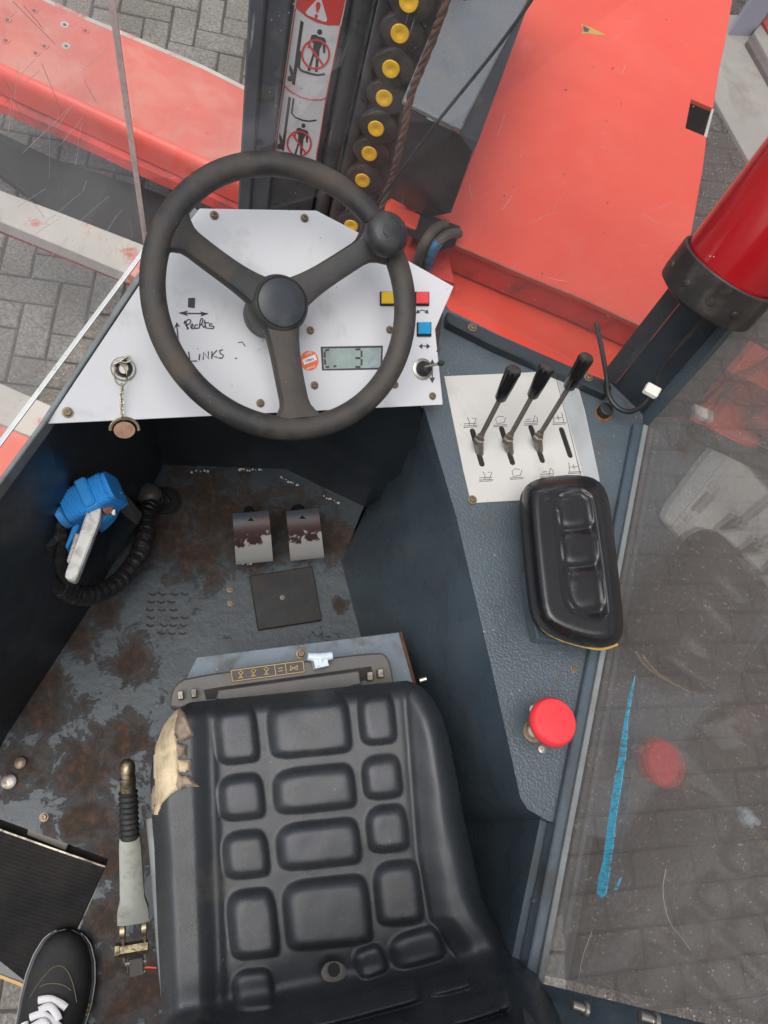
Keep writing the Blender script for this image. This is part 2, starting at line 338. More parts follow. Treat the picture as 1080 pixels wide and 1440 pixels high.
def slab(name, top, vec, mat, parent=None, bevel=0, auto=True, segs=1):
    """prism: outline 'top' (world points) pushed along vec"""
    bm = bmesh.new(); vec = Vector(vec)
    add_loft(bm, [top, [Vector(p) + vec for p in top]])
    bmesh.ops.recalc_face_normals(bm, faces=bm.faces[:])
    if bevel: bmesh.ops.bevel(bm, geom=bm.edges[:], offset=bevel, segments=segs, affect='EDGES', profile=.5, clamp_overlap=True)
    return finish(bm, name, mat, parent, auto=False)
def px_slab(name, pts, z, depth, mat, parent=None, bevel=0): return slab(name, [P(x, y, z) for x, y in pts], (0, 0, -depth), mat, parent, bevel)
def pl_slab(name, pts, plane, off, thick, mat, parent=None, bevel=0):
    return slab(name, [plane.at(x, y, off) for x, y in pts], plane.n * -thick, mat, parent, bevel)
def loft(name, rings, mat, parent=None, cap=True, auto=True, bevel=0):
    bm = bmesh.new(); add_loft(bm, rings, cap)
    if bevel:
        bmesh.ops.recalc_face_normals(bm, faces=bm.faces[:]); bmesh.ops.bevel(bm, geom=bm.edges[:], offset=bevel, segments=1, affect='EDGES', clamp_overlap=True)
    return finish(bm, name, mat, parent, auto=auto)
def spline(pts, k=6):
    pts = [Vector(p) for p in pts]; q = [pts[0]] + pts + [pts[-1]]; out = []
    for i in range(1, len(q) - 2):
        for j in range(k):
            t = j / k; a, b, c, d = q[i - 1], q[i], q[i + 1], q[i + 2]
            out.append(.5 * ((2 * b) + (c - a) * t + (2 * a - 5 * b + 4 * c - d) * t * t + (3 * b - a - 3 * c + d) * t ** 3))
    out.append(pts[-1]); return out
def add_tube(bm, path, r, n=10, close=False, cap=True):
    path = [Vector(p) for p in path]; rings = []; L = len(path); nrm = None
    for i, p in enumerate(path):
        a = path[i - 1] if (i > 0 or close) else p; b = path[(i + 1) % L] if (i < L - 1 or close) else p
        t = (b - a).normalized()
        if nrm is None: nrm = t.orthogonal().normalized()
        nrm = (nrm - t * nrm.dot(t)).normalized(); bn = t.cross(nrm)
        rr = r(i / (L - 1)) if callable(r) else r
        rings.append([p + (nrm * math.cos(2 * math.pi * k / n) + bn * math.sin(2 * math.pi * k / n)) * rr for k in range(n)])
    if close:
        vs = add_loft(bm, rings, False)
        best = min(range(n), key=lambda s: (rings[-1][0] - rings[0][s]).length)
        for k in range(n): bm.faces.new((vs[-1][k], vs[-1][(k + 1) % n], vs[0][(k + 1 + best) % n], vs[0][(k + best) % n]))
    else: add_loft(bm, rings, cap)
def tube(name, path, r, mat, parent=None, n=10, k=0, close=False):
    bm = bmesh.new(); add_tube(bm, spline(path, k) if k else path, r, n, close)
    return finish(bm, name, mat, parent, auto=True)
def frame_of(axis):
    axis = Vector(axis).normalized(); u = Vector((1, 0, 0)) - axis * axis.x
    if u.length < .1: u = Vector((0, 1, 0)) - axis * axis.y
    u.normalize(); return axis, u, axis.cross(u)
def add_lathe(bm, base, axis, prof, n=24):
    a, u, v = frame_of(axis); base = Vector(base)
    add_loft(bm, [[base + a * h + (u * math.cos(2 * math.pi * k / n) + v * math.sin(2 * math.pi * k / n)) * max(r, 1e-5) for k in range(n)] for r, h in prof])
def lathe(name, base, axis, prof, mat, parent=None, n=24):
    bm = bmesh.new(); add_lathe(bm, base, axis, prof, n); bmesh.ops.remove_doubles(bm, verts=bm.verts[:], dist=2e-5)
    return finish(bm, name, mat, parent, auto=True)
def add_box(bm, c, ax, ay, az):
    c, ax, ay, az = Vector(c), Vector(ax), Vector(ay), Vector(az)
    add_loft(bm, [[c + s * ax + t * ay - az for s, t in ((-1, -1), (1, -1), (1, 1), (-1, 1))], [c + s * ax + t * ay + az for s, t in ((-1, -1), (1, -1), (1, 1), (-1, 1))]])
def ribbon(bm, pts, plane, off, w, thick=.0004, close=False):
    """flat printed or inked line following photo pixels pts on a plane, w metres wide"""
    q = [plane.at(x, y, off) for x, y in pts]; n = plane.n; L = len(q)
    def side(i):
        a = q[i - 1] if i > 0 or close else q[i]; b = q[(i + 1) % L] if i < L - 1 or close else q[i]
        return (b - a).normalized().cross(n) * (w / 2)
    rings = []
    for i in range(L):
        s = side(i); rings.append([q[i] - s, q[i] + s, q[i] + s - n * thick, q[i] - s - n * thick])
    if close: rings.append(rings[0])
    add_loft(bm, rings, not close)
def ink(name, lines, plane, off, w, mat, parent, close=False, thick=.0004):
    bm = bmesh.new()
    for l in lines: ribbon(bm, l, plane, off, w, thick, close)
    return finish(bm, name, mat, parent)
def circ(x, y, rx, ry=None, n=24, a0=0, a1=360):
    ry = rx if ry is None else ry
    full = a1 - a0 >= 360
    return [(x + rx * math.cos(R_(a0 + (a1 - a0) * i / (n if full else n - 1))), y + ry * math.sin(R_(a0 + (a1 - a0) * i / (n if full else n - 1)))) for i in range(n)]
def text(name, s, size, org, xd, up, mat, parent):
    c = bpy.data.curves.new('t', 'FONT'); c.body = s; c.size = size; c.extrude = .0002; c.align_x = 'CENTER'; c.align_y = 'CENTER'
    o = bpy.data.objects.new('t', c); col.objects.link(o); bpy.context.view_layer.update()
    me = bpy.data.meshes.new_from_object(o); bpy.data.objects.remove(o)
    xd = Vector(xd).normalized(); up = Vector(up).normalized(); nn = xd.cross(up)
    me.transform(Matrix.Translation(Vector(org)) @ Matrix((xd, up, nn)).transposed().to_4x4())
    return link_mesh(name, me, mat, parent)
def copy_part(src, parent, offset=(0, 0, 0), rotz=None):
    c = src.copy(); col.objects.link(c); c.parent = parent; c.location = Vector(src.location) + Vector(offset)
    if rotz is not None: c.rotation_euler.z = rotz
    return c
def screw_mesh(r=.0045):
    bm = bmesh.new(); add_lathe(bm, (0, 0, 0), (0, 0, 1), [(r * 1.5, 0), (r * 1.5, .0012), (r, .0014), (r, .0042), (r * .8, .005), (r * .45, .005), (r * .42, .0025), (0, .0025)], 12)
    bmesh.ops.remove_doubles(bm, verts=bm.verts[:], dist=1e-5); bmesh.ops.recalc_face_normals(bm, faces=bm.faces[:])
    me = bpy.data.meshes.new('screw'); bm.to_mesh(me); bm.free(); autosmooth(me); me.materials.append(m['screw']); return me
SCREW = screw_mesh()
def screw(pos, n, parent, s=1.0, name='screw'):
    o = bpy.data.objects.new(name, SCREW); col.objects.link(o); o.parent = parent
    o.location = Vector(pos) - (origin_of(parent) if parent is not None else Vector()); o.rotation_euler = Vector(n).to_track_quat('Z', 'Y').to_euler(); o.scale = (s, s, s)
    return o
UP = Vector((0, 0, 1))
GZ = -.67
# ================================================================== GROUND
bm = bmesh.new()
for q in ((-60, -60), (60, -60), (60, 60), (-60, 60)): bm.verts.new((q[0], q[1], GZ - .005))
bm.faces.new(bm.verts[:])
ground = struct(finish(bm, 'ground', m['sand']))
def brick_geom(bm, c, L, W, rot, h=.05, ch=.005, tilt=(0, 0)):
    cs, sn = math.cos(rot), math.sin(rot)
    def T(x, y, z): return Vector((c[0] + x * cs - y * sn, c[1] + x * sn + y * cs, c[2] + z + x * tilt[0] + y * tilt[1]))
    rings = []
    for z, i in ((-h, 0), (-ch, 0), (0, ch)):
        a, b = L / 2 - i, W / 2 - i
        rings.append([T(-a, -b, z), T(a, -b, z), T(a, b, z), T(-a, b, z)])
    vs = [[bm.verts.new(p) for p in r] for r in rings]
    for a, b in zip(vs, vs[1:]):
        for i in range(4): bm.faces.new((a[i], a[(i + 1) % 4], b[(i + 1) % 4], b[i]))
    bm.faces.new(vs[-1])
def brick_mesh(mat, L=.2, W=.1):
    bm = bmesh.new(); brick_geom(bm, (0, 0, 0), L - .006, W - .006, 0)
    me = bpy.data.meshes.new('brick'); bm.to_mesh(me); bm.free(); me.materials.append(mat); return me
ZONES = [[(60, -10), (360, 135), (370, -10)], [(-10, 140), (345, 285), (215, 355), (-10, 270)], [(-10, 305), (215, 385), (70, 580), (-10, 545)], [(-10, 590), (90, 560), (-10, 700)],
         [(1005, 120), (1090, 100), (1090, 260), (945, 380), (930, 470), (985, 240)], [(1090, 380), (900, 600), (740, 1450), (1090, 1450)], [(-10, 1370), (60, 1380), (40, 1450), (-10, 1450)]]
def seen(c):
    x, y = proj(c)
    return any(inpoly(x + dx, y + dy, z) for z in ZONES for dx, dy in ((0, 0), (30, 0), (-30, 0), (0, 18), (0, -18)))
slots = []
SPLIT = .95
th = R_(-6); cs, sn = math.cos(th), math.sin(th)
for i in range(-30, 60):
    for j in range(-22, 22):
        bx, by = i + 2 * j, i - 2 * j
        for (ox, oy, r) in ((1, .5, 0), (.5, 2, math.pi / 2)):
            x, y = (bx + ox) * .1, (by + oy) * .1
            X, Y = x * cs - y * sn - .3, x * sn + y * cs + .4
            if -2.6 < X < SPLIT and -1.6 < Y < 4.2: slots.append((X, Y, th + r, 'paver'))
th = R_(-1.5); cs, sn = math.cos(th), math.sin(th)
for j in range(-22, 44):
    for i in range(0, 20):
        x, y = SPLIT + .11 + (i + (.5 if j % 2 else 0)) * .21, j * .105
        X, Y = x * cs - y * sn, x * sn + y * cs
        if X < 4.2: slots.append((X, Y, th, 'brick'))
bms = {'paver': bmesh.new(), 'brick': bmesh.new()}
BM = {'paver': brick_mesh(m['paver']), 'brick': brick_mesh(m['brick'], .21, .105)}
nb = 0
slots.sort(key=lambda s: (s[0] - 1.2) ** 2 + (s[1] - .6) ** 2)
for (X, Y, r, k) in slots:
    z = GZ + random.uniform(-.003, .003)
    if seen((X, Y, GZ)) and nb < 300:
        o = bpy.data.objects.new('brick', BM[k]); col.objects.link(o); o.parent = ground
        o.location = (X, Y, z); o.rotation_euler = (random.gauss(0, .012), random.gauss(0, .012), r + random.gauss(0, .01)); nb += 1
    else:
        brick_geom(bms[k], (X, Y, z), (.21 if k == 'brick' else .2) - .006, (.105 if k == 'brick' else .1) - .006, r + random.gauss(0, .01), tilt=(random.gauss(0, .01), random.gauss(0, .01)))
for k in bms:
    o = finish(bms[k], 'paving_bricks', m[k], ground); o['kind'] = 'stuff'
print('bricks', nb)
# concrete strip, kerb and wall beyond the hood
px_slab('concrete_slab', [(1060, 238), (1003, 135), (990, 60), (1015, 20), (1200, 20), (1200, 238)], GZ + .02, .03, m['concrete'], ground, .004)['kind'] = 'structure'
bw = px_slab('boundary_wall', [(1018, 54), (1052, 56), (1130, -60), (1045, -60)], GZ + .02, .0, m['lilac'])
bpy.data.objects.remove(bw)
a, b, c_, d_ = P(1018, 54, GZ), P(1052, 56, GZ), P(1110, -20, GZ), P(1075, -40, GZ)
bw = slab('boundary_wall', [a + UP * .9, b + UP * .9, c_ + UP * .9, d_ + UP * .9], (0, 0, -.9), m['lilac'], None, .01)
tag(bw, 'lilac grey wall block standing beyond the right edge of the red hood', 'wall')
ks = thing('kerb', P(1065, 90, GZ + .02), 'dark stone kerb with red band running down the top right corner', 'kerb')
px_slab('stone', [(1052, 56), (1058, 50), (1100, 118), (1092, 126)], GZ + .05, .05, m['kerb'], ks, .006)
px_slab('stone', [(1061, 44), (1070, 32), (1130, 130), (1104, 121)], GZ + .07, .07, m['concrete'], ks, .006)
px_slab('red_band', [(1073, 30), (1100, 0), (1160, 60), (1133, 131)], GZ + .06, .06, m['reddark'], ks, .004)
# ================================================================== TRUCK BODY (red)
def beam(name, label, top, z, face, drop, mat, fmat, lip=None):
    t = thing(name, P(*top[0], z) - UP * .2, label, 'beam')
    px_slab('top_plate', top, z, .02, mat, t, .003)
    body = slab('side_plate', [P(x, y, z - .021) for x, y in face], (0, 0, -drop), fmat, t, .002)
    if lip: px_slab('lip', lip, z - drop - .0, .02, fmat, t, .003)
    return t
Zb = -.28
lb = thing('load_leg', P(150, 100, Zb) - UP * .38, 'wide faded red steel beam crossing the upper left corner with scattered screw holes', 'beam')
px_slab('top_plate', [(-60, -70), (67, -2), (120, 22), (173, 43), (287, 92), (350, 123), (420, 158), (470, 306), (345, 248), (290, 223), (183, 173), (83, 127), (0, 88), (-60, 60)], Zb, .012, m['redbeam'], lb, .0015)
ev = [P(x, y, Zb - .001) for x, y in ((-60, 60), (0, 88), (183, 173), (345, 248), (470, 306))]
ed_ = (ev[-1] - ev[0]).normalized(); eo = ed_.cross(UP); eo = eo if eo.y < 0 else -eo
pf = [(-.01, -.001), (0, 0), (.010, .002), (.019, .008), (.025, .018), (.028, .032), (.028, .095), (.02, .095), (.02, .03), (-.01, .012)]
loft('side_plate', [[e + eo * a - UP * b for a, b in pf] for e in ev], m['red'], lb)
zl_ = Zb - .103
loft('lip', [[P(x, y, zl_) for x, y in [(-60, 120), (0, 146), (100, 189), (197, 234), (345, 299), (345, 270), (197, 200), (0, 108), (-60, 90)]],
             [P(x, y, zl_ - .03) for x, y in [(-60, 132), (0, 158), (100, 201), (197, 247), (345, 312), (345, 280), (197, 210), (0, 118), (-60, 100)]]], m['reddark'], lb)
# worn bright rim along the far edge
pz = Plane((0, 0, Zb), UP)
ink('worn_edge', [[(-10, -40), (67, 1), (120, 25), (173, 47), (230, 71), (287, 95), (350, 127)]], pz, .0008, .016, m['beamworn'], lb)
for x, y in ((62, 65), (93, 65), (50, 75), (8, 57), (91, 35), (48, 15), (10, 28), (120, 43)):
    lathe('screw_hole', P(x, y, Zb), UP, [(.014, 0), (.013, .002), (.007, .0012), (.006, -.008 + .009), (0, .0004)], m['beamworn'] if x % 2 else m['redbeam'], lb, 12)
    lathe('screw', P(x, y, Zb + .001), UP, [(.005, 0), (.005, .0022), (0, .0024)], m['screw'], lb, 8)
Zc = -.30
nb2 = thing('cross_member', P(100, 320, Zc) - UP * .15, 'narrow steel beam worn from red to pale primer below the upper left beam', 'beam')
px_slab('top_plate', [(-60, 243), (0, 267), (89, 300), (202, 344), (300, 384), (290, 428), (194, 391), (100, 352), (0, 311), (-60, 287)], Zc, .05, m['beamworn'], nb2, .003)
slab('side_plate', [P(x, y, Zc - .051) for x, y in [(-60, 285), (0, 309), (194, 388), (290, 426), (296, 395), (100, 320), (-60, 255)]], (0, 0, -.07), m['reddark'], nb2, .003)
nb3 = thing('step_beam', P(30, 600, Zc) - UP * .15, 'pale and red scuffed steel beam under the left window edge', 'beam')
px_slab('top_plate', [(-60, 512), (0, 538), (72, 570), (140, 600), (100, 640), (40, 612), (-60, 570)], Zc, .03, m['beamworn'], nb3, .003)
px_slab('lower_plate', [(-60, 571), (40, 613), (100, 641), (60, 720), (-60, 690)], Zc - .02, .05, m['redbeam'], nb3, .003)
# near-black sheet painted in for the shade between the beams
vd = px_slab('beam_gap_shade', [(-60, 160), (0, 186), (75, 222), (200, 262), (345, 320), (300, 384), (202, 346), (89, 302), (60, 288), (-60, 200)], -.52, .03, m['mast2'], None, .003)
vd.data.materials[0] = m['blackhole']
tag(vd, 'near black sheet painted as the shade in the gap between the upper two beams', 'plate')
# hood
ZH = .35
hood = thing('engine_hood', P(800, 250, ZH) - UP * .3, 'large flat bright red sheet metal hood with small square notch at its right edge', 'hood')
edge = [(760, -260), (690, 90), (560, 310), (632, 341), (724, 381), (820, 421), (912, 464), (945, 480), (971, 335), (988, 240), (993, 200), (993, 192), (964, 180), (972, 139), (1003, 152), (1012, 95), (1020, 58), (1030, 0), (1075, -260)]
px_slab('top_sheet', edge, ZH, .012, m['red'], hood, .001)
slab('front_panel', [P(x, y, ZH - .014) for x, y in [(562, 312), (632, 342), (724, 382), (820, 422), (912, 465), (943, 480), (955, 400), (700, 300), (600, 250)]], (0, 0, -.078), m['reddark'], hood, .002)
nw = [P(x, y, ZH - .013) for x, y in [(993, 192), (964, 180), (972, 139), (1003, 152)]]
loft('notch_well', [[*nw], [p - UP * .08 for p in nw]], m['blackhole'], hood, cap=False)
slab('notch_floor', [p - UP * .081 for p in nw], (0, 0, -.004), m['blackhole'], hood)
slab('notch_lip', [P(1001, 153, ZH - .001), P(1004, 153, ZH - .001), P(994, 193, ZH - .001), P(990, 192, ZH - .001)], (0, 0, -.004), m['beamworn'], hood)
pz = Plane((0, 0, ZH), UP)
for pts in ([(817, 32), (820, 43), (817, 48), (828, 47), (838, 49), (852, 49), (840, 43), (830, 38), (822, 36)],):
    pl_slab('paint_chip', pts, pz, .0006, .0004, m['gold'], hood)
    pl_slab('bare_chip', [(820, 36), (821, 44), (827, 45), (829, 41)], pz, .001, .0004, m['house'], hood)
ch = thing('chassis', P(750, 450, .255) - UP * .5, 'red lower body ledge in front of the cab below the hood face', 'chassis')
px_slab('ledge', [(540, 285), (545, 300), (600, 420), (700, 480), (848, 548), (872, 520), (940, 440), (940, 420), (700, 300), (590, 250)], .25, .35, m['red'], ch, .003)
px_slab('block', [(549, 283), (592, 301), (586, 322), (541, 303)], .36, .06, m['red'], ch, .003)
ink('seam_grime', [[(632, 341), (724, 381), (820, 421), (912, 464)]], Plane((0, 0, ZH), UP), .0006, .0035, m['grime'], hood)
bmx = bmesh.new(); rs_ = random.Random(11)
for i in range(34):
    x, y = rs_.uniform(640, 980), rs_.uniform(10, 430)
    if x > 960 - y * .12: continue
    sc_ = rs_.uniform(.6, 2.2); ph_ = rs_.uniform(0, 360)
    add_loft(bmx, [[P(x + (sc_ * rs_.uniform(.5, 1.3)) * math.cos(R_(ph_ + k * 60)), y + sc_ * rs_.uniform(.4, 1) * math.sin(R_(ph_ + k * 60)), ZH + .0004) for k in range(6)]] * 1 + [[P(x, y, ZH + .0006)] * 6], False)
o = finish(bmx, 'paint_chips', m['house'], hood); o['kind'] = 'stuff'
bmx = bmesh.new()
for (x, y, dx, dy) in ((720, 275, -14, 20), (842, 205, 8, 3), (700, 190, 10, -30), (905, 300, 20, 14), (770, 390, 30, 6), (880, 90, -6, 16), (660, 260, 4, 22)):
    ribbon(bmx, [(x, y), (x + dx * .5, y + dy * .5 + 1), (x + dx, y + dy)], Plane((0, 0, ZH), UP), .0004, .0009, .0002)
o = finish(bmx, 'scratches', m['scratchw'], hood); o['kind'] = 'stuff'
# near-black sheet laid on as the shade of a recess, with hoses
px_slab('recess_shade', [(586, 296), (648, 318), (640, 345), (618, 352), (560, 322)], .353, .004, m['blackhole'], hood, .0008)
px_slab('flange', [(556, 322), (628, 346), (640, 398), (600, 384), (560, 366)], .30, .03, m['reddark'], hood, .002)
h1 = tag(tube('hydraulic_hose', [P(625, 316, .37), P(612, 322, .39), P(598, 340, .38), (P(589, 362, .34)), P(585, 385, .27), P(584, 400, .25)], .011, m['rubberhose'], None, 12, 5), 'brown rubber hose curving down in front of the blue wrapped hose', 'hose')
h2 = thing('wrapped_hose', P(602, 390, .26), 'curved rubber hose with blue wrap between dashboard and red hood', 'hose')
pth = spline([P(645, 328, .37), P(630, 330, .39), P(617, 340, .385), P(606, 358, .35), P(600, 378, .29), P(598, 396, .25)], 6)
tube('hose', pth, .0105, m['rubberhose'], h2, 12)
tube('blue_wrap', pth[12:28], .0118, m['bluehose'], h2, 12)
# ================================================================== MAST, CHAIN, ROPE, COVER
pm = Plane(P(410, 292, .05), (-.10, -1, 0))
mast = thing('mast', Vector((pm.p.x, pm.p.y, GZ)), 'dark greasy steel mast column with warning sticker rising in front of the cab', 'mast')
mz0, mz1 = -.3, 1.9
def mast_box(name, xa, xb, off, depth, mat, bevel=.004, prof=None):
    a = pm.at(xa, 292); b = pm.at(xb, 292); a.z = b.z = mz1
    f = pm.n * off
    return slab(name, [a + f, b + f, b + f - pm.n * depth, a + f - pm.n * depth], (0, 0, mz0 - mz1), mat, mast, bevel)
mast_box('channel', 335, 352, .035, .12, m['mast2'])
mast_box('channel', 352.5, 377, .022, .10, m['mast2'])
mast_box('sticker_plate', 377.5, 440, .0, .10, m['mast'])
for xa, r in ((453, .019), (474, .017)):
    q = pm.at(xa, 292); q.z = mz0
    lathe('guide_column', q - pm.n * .01, UP, [(r, 0), (r, mz1 - mz0)], m['mast'], mast, 24)
mast_box('rear_plate', 440.5, 490, -.03, .08, m['mast'])
# sticker
stk = finish(bmesh.new(), 'warning_sticker', m['stickerw'], mast); bpy.data.objects.remove(stk)
def S(pts): return [(380 + x / 6.54, y / 6.54) for x, y in pts]
stk = pl_slab('warning_sticker', S([(240, -380), (225, 40), (60, 1180), (28, 1350), (30, 1560), (405, 1600), (425, 1400), (560, 700), (650, 250), (712, -60), (735, -380)]), pm, .0012, .001, m['stickerw'], mast)
stk['label'] = 'long white and red sticker with no standing pictograms'
def sd_(name, pts, off, mat): return pl_slab(name, S(pts), pm, off, .0004, mat, stk)
sd_('red_header', [(255, -380), (235, 70), (330, 155), (430, 208), (540, 235), (640, 232), (700, -40), (720, -380)], .0018, m['stickerr'])
sd_('white_triangle', [(442, -18), (333, 100), (325, 118), (340, 138), (500, 202), (520, 195), (522, 172), (472, 2), (460, -18)], .0024, m['stickerw'])
sd_('exclamation', [(418, 40), (430, 20), (452, 20), (464, 40), (455, 80), (436, 118), (424, 110), (420, 70)], .003, m['stickerr'])
sd_('exclamation', circ(423, 150, 15, 20, 12), .003, m['stickerr'])
def person(ox, oy, s, w=1.0):
    body = [(380, 322), (420, 318), (440, 334), (500, 350), (512, 380), (505, 490), (485, 488), (482, 400), (455, 455), (435, 665), (412, 662), (420, 530), (402, 520), (365, 655), (340, 650), (388, 500), (398, 400), (370, 372), (362, 440), (345, 445)]
    T = lambda p: [(ox + (x - 430) * s, oy + (y - 480) * s) for x, y in p]
    sd_('figure', T(body), .0018, m['print']); sd_('figure_head', T(circ(455, 295, 24, 26, 14)), .0018, m['print'])
person(430, 480, 1); person(285, 1305, .80)
for cx, cy, r in ((417, 500, 125), (265, 1322, 108)):
    ink('red_ring', [[(380 + x / 6.54, y / 6.54) for x, y in circ(cx, cy, r, r * 1.05, 28)]], pm, .0026, .0042, m['stickerr'], stk, True)
    ink('red_slash', [S([(cx - r * .55, cy - r * .8), (cx + r * .55, cy + r * .8)])], pm, .0028, .0045, m['stickerr'], stk)
sd_('mast_bar', [(278, 188), (308, 206), (226, 790), (198, 768)], .0018, m['print'])
sd_('mast_bar', [(168, 888), (192, 900), (126, 1390), (102, 1378)], .0018, m['print'])
ink('fork_symbol', [S([(277, 470), (262, 620), (285, 650), (360, 675), (430, 692), (505, 682)])], pm, .0018, .005, m['print'], stk)
ink('fork_symbol', [S([(215, 905), (197, 1040), (230, 1080), (300, 1108), (360, 1115), (425, 1106)])], pm, .0018, .004, m['print'], stk)
for o_ in ((0, 0, 1), (-95, 630, .95)):
    sd_('operator_symbol', [(o_[0] + 175 + (x - 175) * o_[2], o_[1] + 590 + (y - 590) * o_[2]) for x, y in [(178, 588), (205, 640), (214, 690), (205, 745), (185, 752), (158, 742), (160, 706), (188, 695), (176, 640)]], .0018, m['print'])
ink('red_line', [S([(130, 790), (190, 845), (280, 895), (390, 920), (470, 918), (510, 900)]), S([(232, 80), (130, 780), (48, 1380)]), S([(650, 235), (515, 895), (418, 1500)])], pm, .0022, .0022, m['stickerr'], stk)
# energy chain
pc = Plane(P(495, 314, .05), (-.3, -1, 0))
chn = thing('cable_chain', Vector((pc.p.x, pc.p.y, -.3)), 'dusty black cable chain with yellow pins hanging beside the mast', 'cable chain')
pins = [(487, 347), (495, 314), (503, 281), (511, 250), (520, 214), (530, 177), (541, 136), (551, 93), (563, 45), (576, -1), (590, -52), (605, -108)]
cx_dir = UP.cross(pc.n).normalized()
q0 = pc.at(*pins[0])
slab('carrier_strip', [pc.at(478, 380) + cx_dir * k + pc.n * -.012 for k in (-.02, .10)] + [pc.at(620, -170) * 1 + cx_dir * k + pc.n * -.012 for k in (.10, -.03)], pc.n * -.02, m['chain'], chn, .002)
for i, (x, y) in enumerate(pins):
    c0 = pc.at(x, y); r = .043
    off = .004 if i % 2 else 0.0
    bmk = bmesh.new()
    ring = [c0 + pc.n * off + (cx_dir * math.cos(a_) + UP * math.sin(a_)) * r * (1.0 + .06 * math.cos(4 * a_)) + cx_dir * .004 for a_ in [2 * math.pi * t / 28 for t in range(28)]]
    inner = [c0 + pc.n * (off + .003) + (p - c0 - pc.n * off) * .90 for p in ring]
    add_loft(bmk, [[p - pc.n * .012 for p in ring], ring, inner])
    lk = finish(bmk, 'link', m['chain'], chn, auto=True)
    nn = (pc.n + UP * .15).normalized()
    lathe('pin', c0 + pc.n * (off + .0025), nn, [(.0185, -.002), (.0185, .003), (.017, .0048), (.008, .0052), (.0065, .0042), (0, .0042)], m['yellow'], lk, 20)
# rope
pr = Plane(P(540, 262, .56), (-.35, -1, 0)); bmr = bmesh.new()
A_, B_ = pr.at(534, 300), pr.at(640, -60)
for ph in (0, 2.09, 4.19):
    path = []
    for i in range(160):
        t = i / 159; wob = Vector((.004 * math.sin(t * 9), .004 * math.sin(t * 13), 0)); a_ = t * 48 + ph + .5 * math.sin(t * 31)
        path.append(A_.lerp(B_, t) + wob + Vector((math.cos(a_), math.sin(a_), 0)) * .0031)
    add_tube(bmr, path, lambda t_, ph=ph: .0034 + .0008 * math.sin(t_ * 23 + ph), 7)
tag(finish(bmr, 'rope', m['rope'], auto=True), 'brown twisted rope hanging beside the cable chain', 'rope')
tag(tube('thin_cord', [P(528, 290, .58), P(560, 246, .64), P(610, 178, .73), P(660, 116, .80), P(700, 66, .85), P(750, -4, .92), P(780, -60, .96)], .0028, m['cable'], None, 8, 6), 'thin dark cord slanting over the grey cover towards the top edge', 'cord')
# grey cover
cov = thing('motor_cover', P(610, 300, .37), 'dark angular cover with grey textured top beside the red hood', 'cover')
zt = .68
T1 = [P(x, y, zt) for x, y in [(566, 140), (574, 144), (650, 181), (657, 163), (700, 80), (755, -25), (815, -140), (720, -190), (642, -40)]]
B1 = [P(545, 262, .37), P(548, 277, .37), P(600, 305, .37), P(633, 298, .375), P(672, 200, .55)] ; 
def poly_mesh(name, V, Fs, mat, parent, bevel=0):
    bmm = bmesh.new(); vs = [bmm.verts.new(v) for v in V]
    for f in Fs: bmm.faces.new([vs[i] for i in f])
    bmesh.ops.recalc_face_normals(bmm, faces=bmm.faces[:])
    if bevel: bmesh.ops.bevel(bmm, geom=bmm.edges[:], offset=bevel, segments=2, affect='EDGES')
    return finish(bmm, name, mat, parent)
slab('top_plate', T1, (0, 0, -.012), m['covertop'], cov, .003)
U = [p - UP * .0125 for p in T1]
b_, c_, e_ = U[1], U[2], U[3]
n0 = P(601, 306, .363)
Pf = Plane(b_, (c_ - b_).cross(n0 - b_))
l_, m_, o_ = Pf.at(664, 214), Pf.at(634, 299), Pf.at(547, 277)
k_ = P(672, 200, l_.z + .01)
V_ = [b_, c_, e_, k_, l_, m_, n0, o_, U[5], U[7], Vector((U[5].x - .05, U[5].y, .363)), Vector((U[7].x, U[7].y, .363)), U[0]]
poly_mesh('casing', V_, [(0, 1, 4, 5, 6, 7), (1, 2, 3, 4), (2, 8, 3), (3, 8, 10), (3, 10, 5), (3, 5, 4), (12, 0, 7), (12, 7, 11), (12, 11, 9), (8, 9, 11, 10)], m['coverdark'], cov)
# ================================================================== CAB
cabl = []
ZC = .50                                    # console height
fl = [(150, 560), (225, 664), (400, 664), (525, 725), (475, 790), (495, 895), (600, 1122), (640, 1300), (640, 1560), (40, 1560), (62, 1440), (98, 1340), (153, 1210), (-60, 1128), (-160, 1100)]
fl = [(225, 640), (420, 645), (560, 705), (560, 785), (560, 895), (640, 1122), (660, 1300), (640, 1600), (30, 1600), (62, 1440), (98, 1340), (153, 1208), (-130, 1104), (0, 1052), (110, 840)]
floor = struct(px_slab('floor', fl, 0, .03, m['floor'], None, 0))
# left wall
def wall(name, bot, top, thick, mat, parent=None, bevel=.002):
    """bot/top: lists of world points; thickness vector"""
    bmw = bmesh.new(); t = Vector(thick)
    rings = [[b, b + t, a + t, a] for b, a in zip(bot, top)]
    add_loft(bmw, rings); 
    return finish(bmw, name, mat, parent)
ZL = .63
Lb = [P(-200, 1270, -.02), P(0, 1056, -.02), P(130, 856, -.02), P(240, 640, -.02)]
Lt = [P(-140, 862, ZL), P(0, 688, ZL), P(65, 600, ZL), P(205, 392, ZL)]
lw = struct(wall('left_wall', Lb, Lt, (-.006, .004, 0), m['wall']))
slab('top_rail', [P(-140, 856, ZL + .012), P(0, 681, ZL + .012), P(62, 597, ZL + .012), P(196, 396, ZL + .012), P(280, 296, ZL + .012)] + [P(272, 290, ZL + .012), P(190, 388, ZL + .012), P(54, 597, ZL + .012), P(-8, 681, ZL + .012), P(-148, 856, ZL + .012)], (0, 0, -.03), m['rail'], lw, .0015)
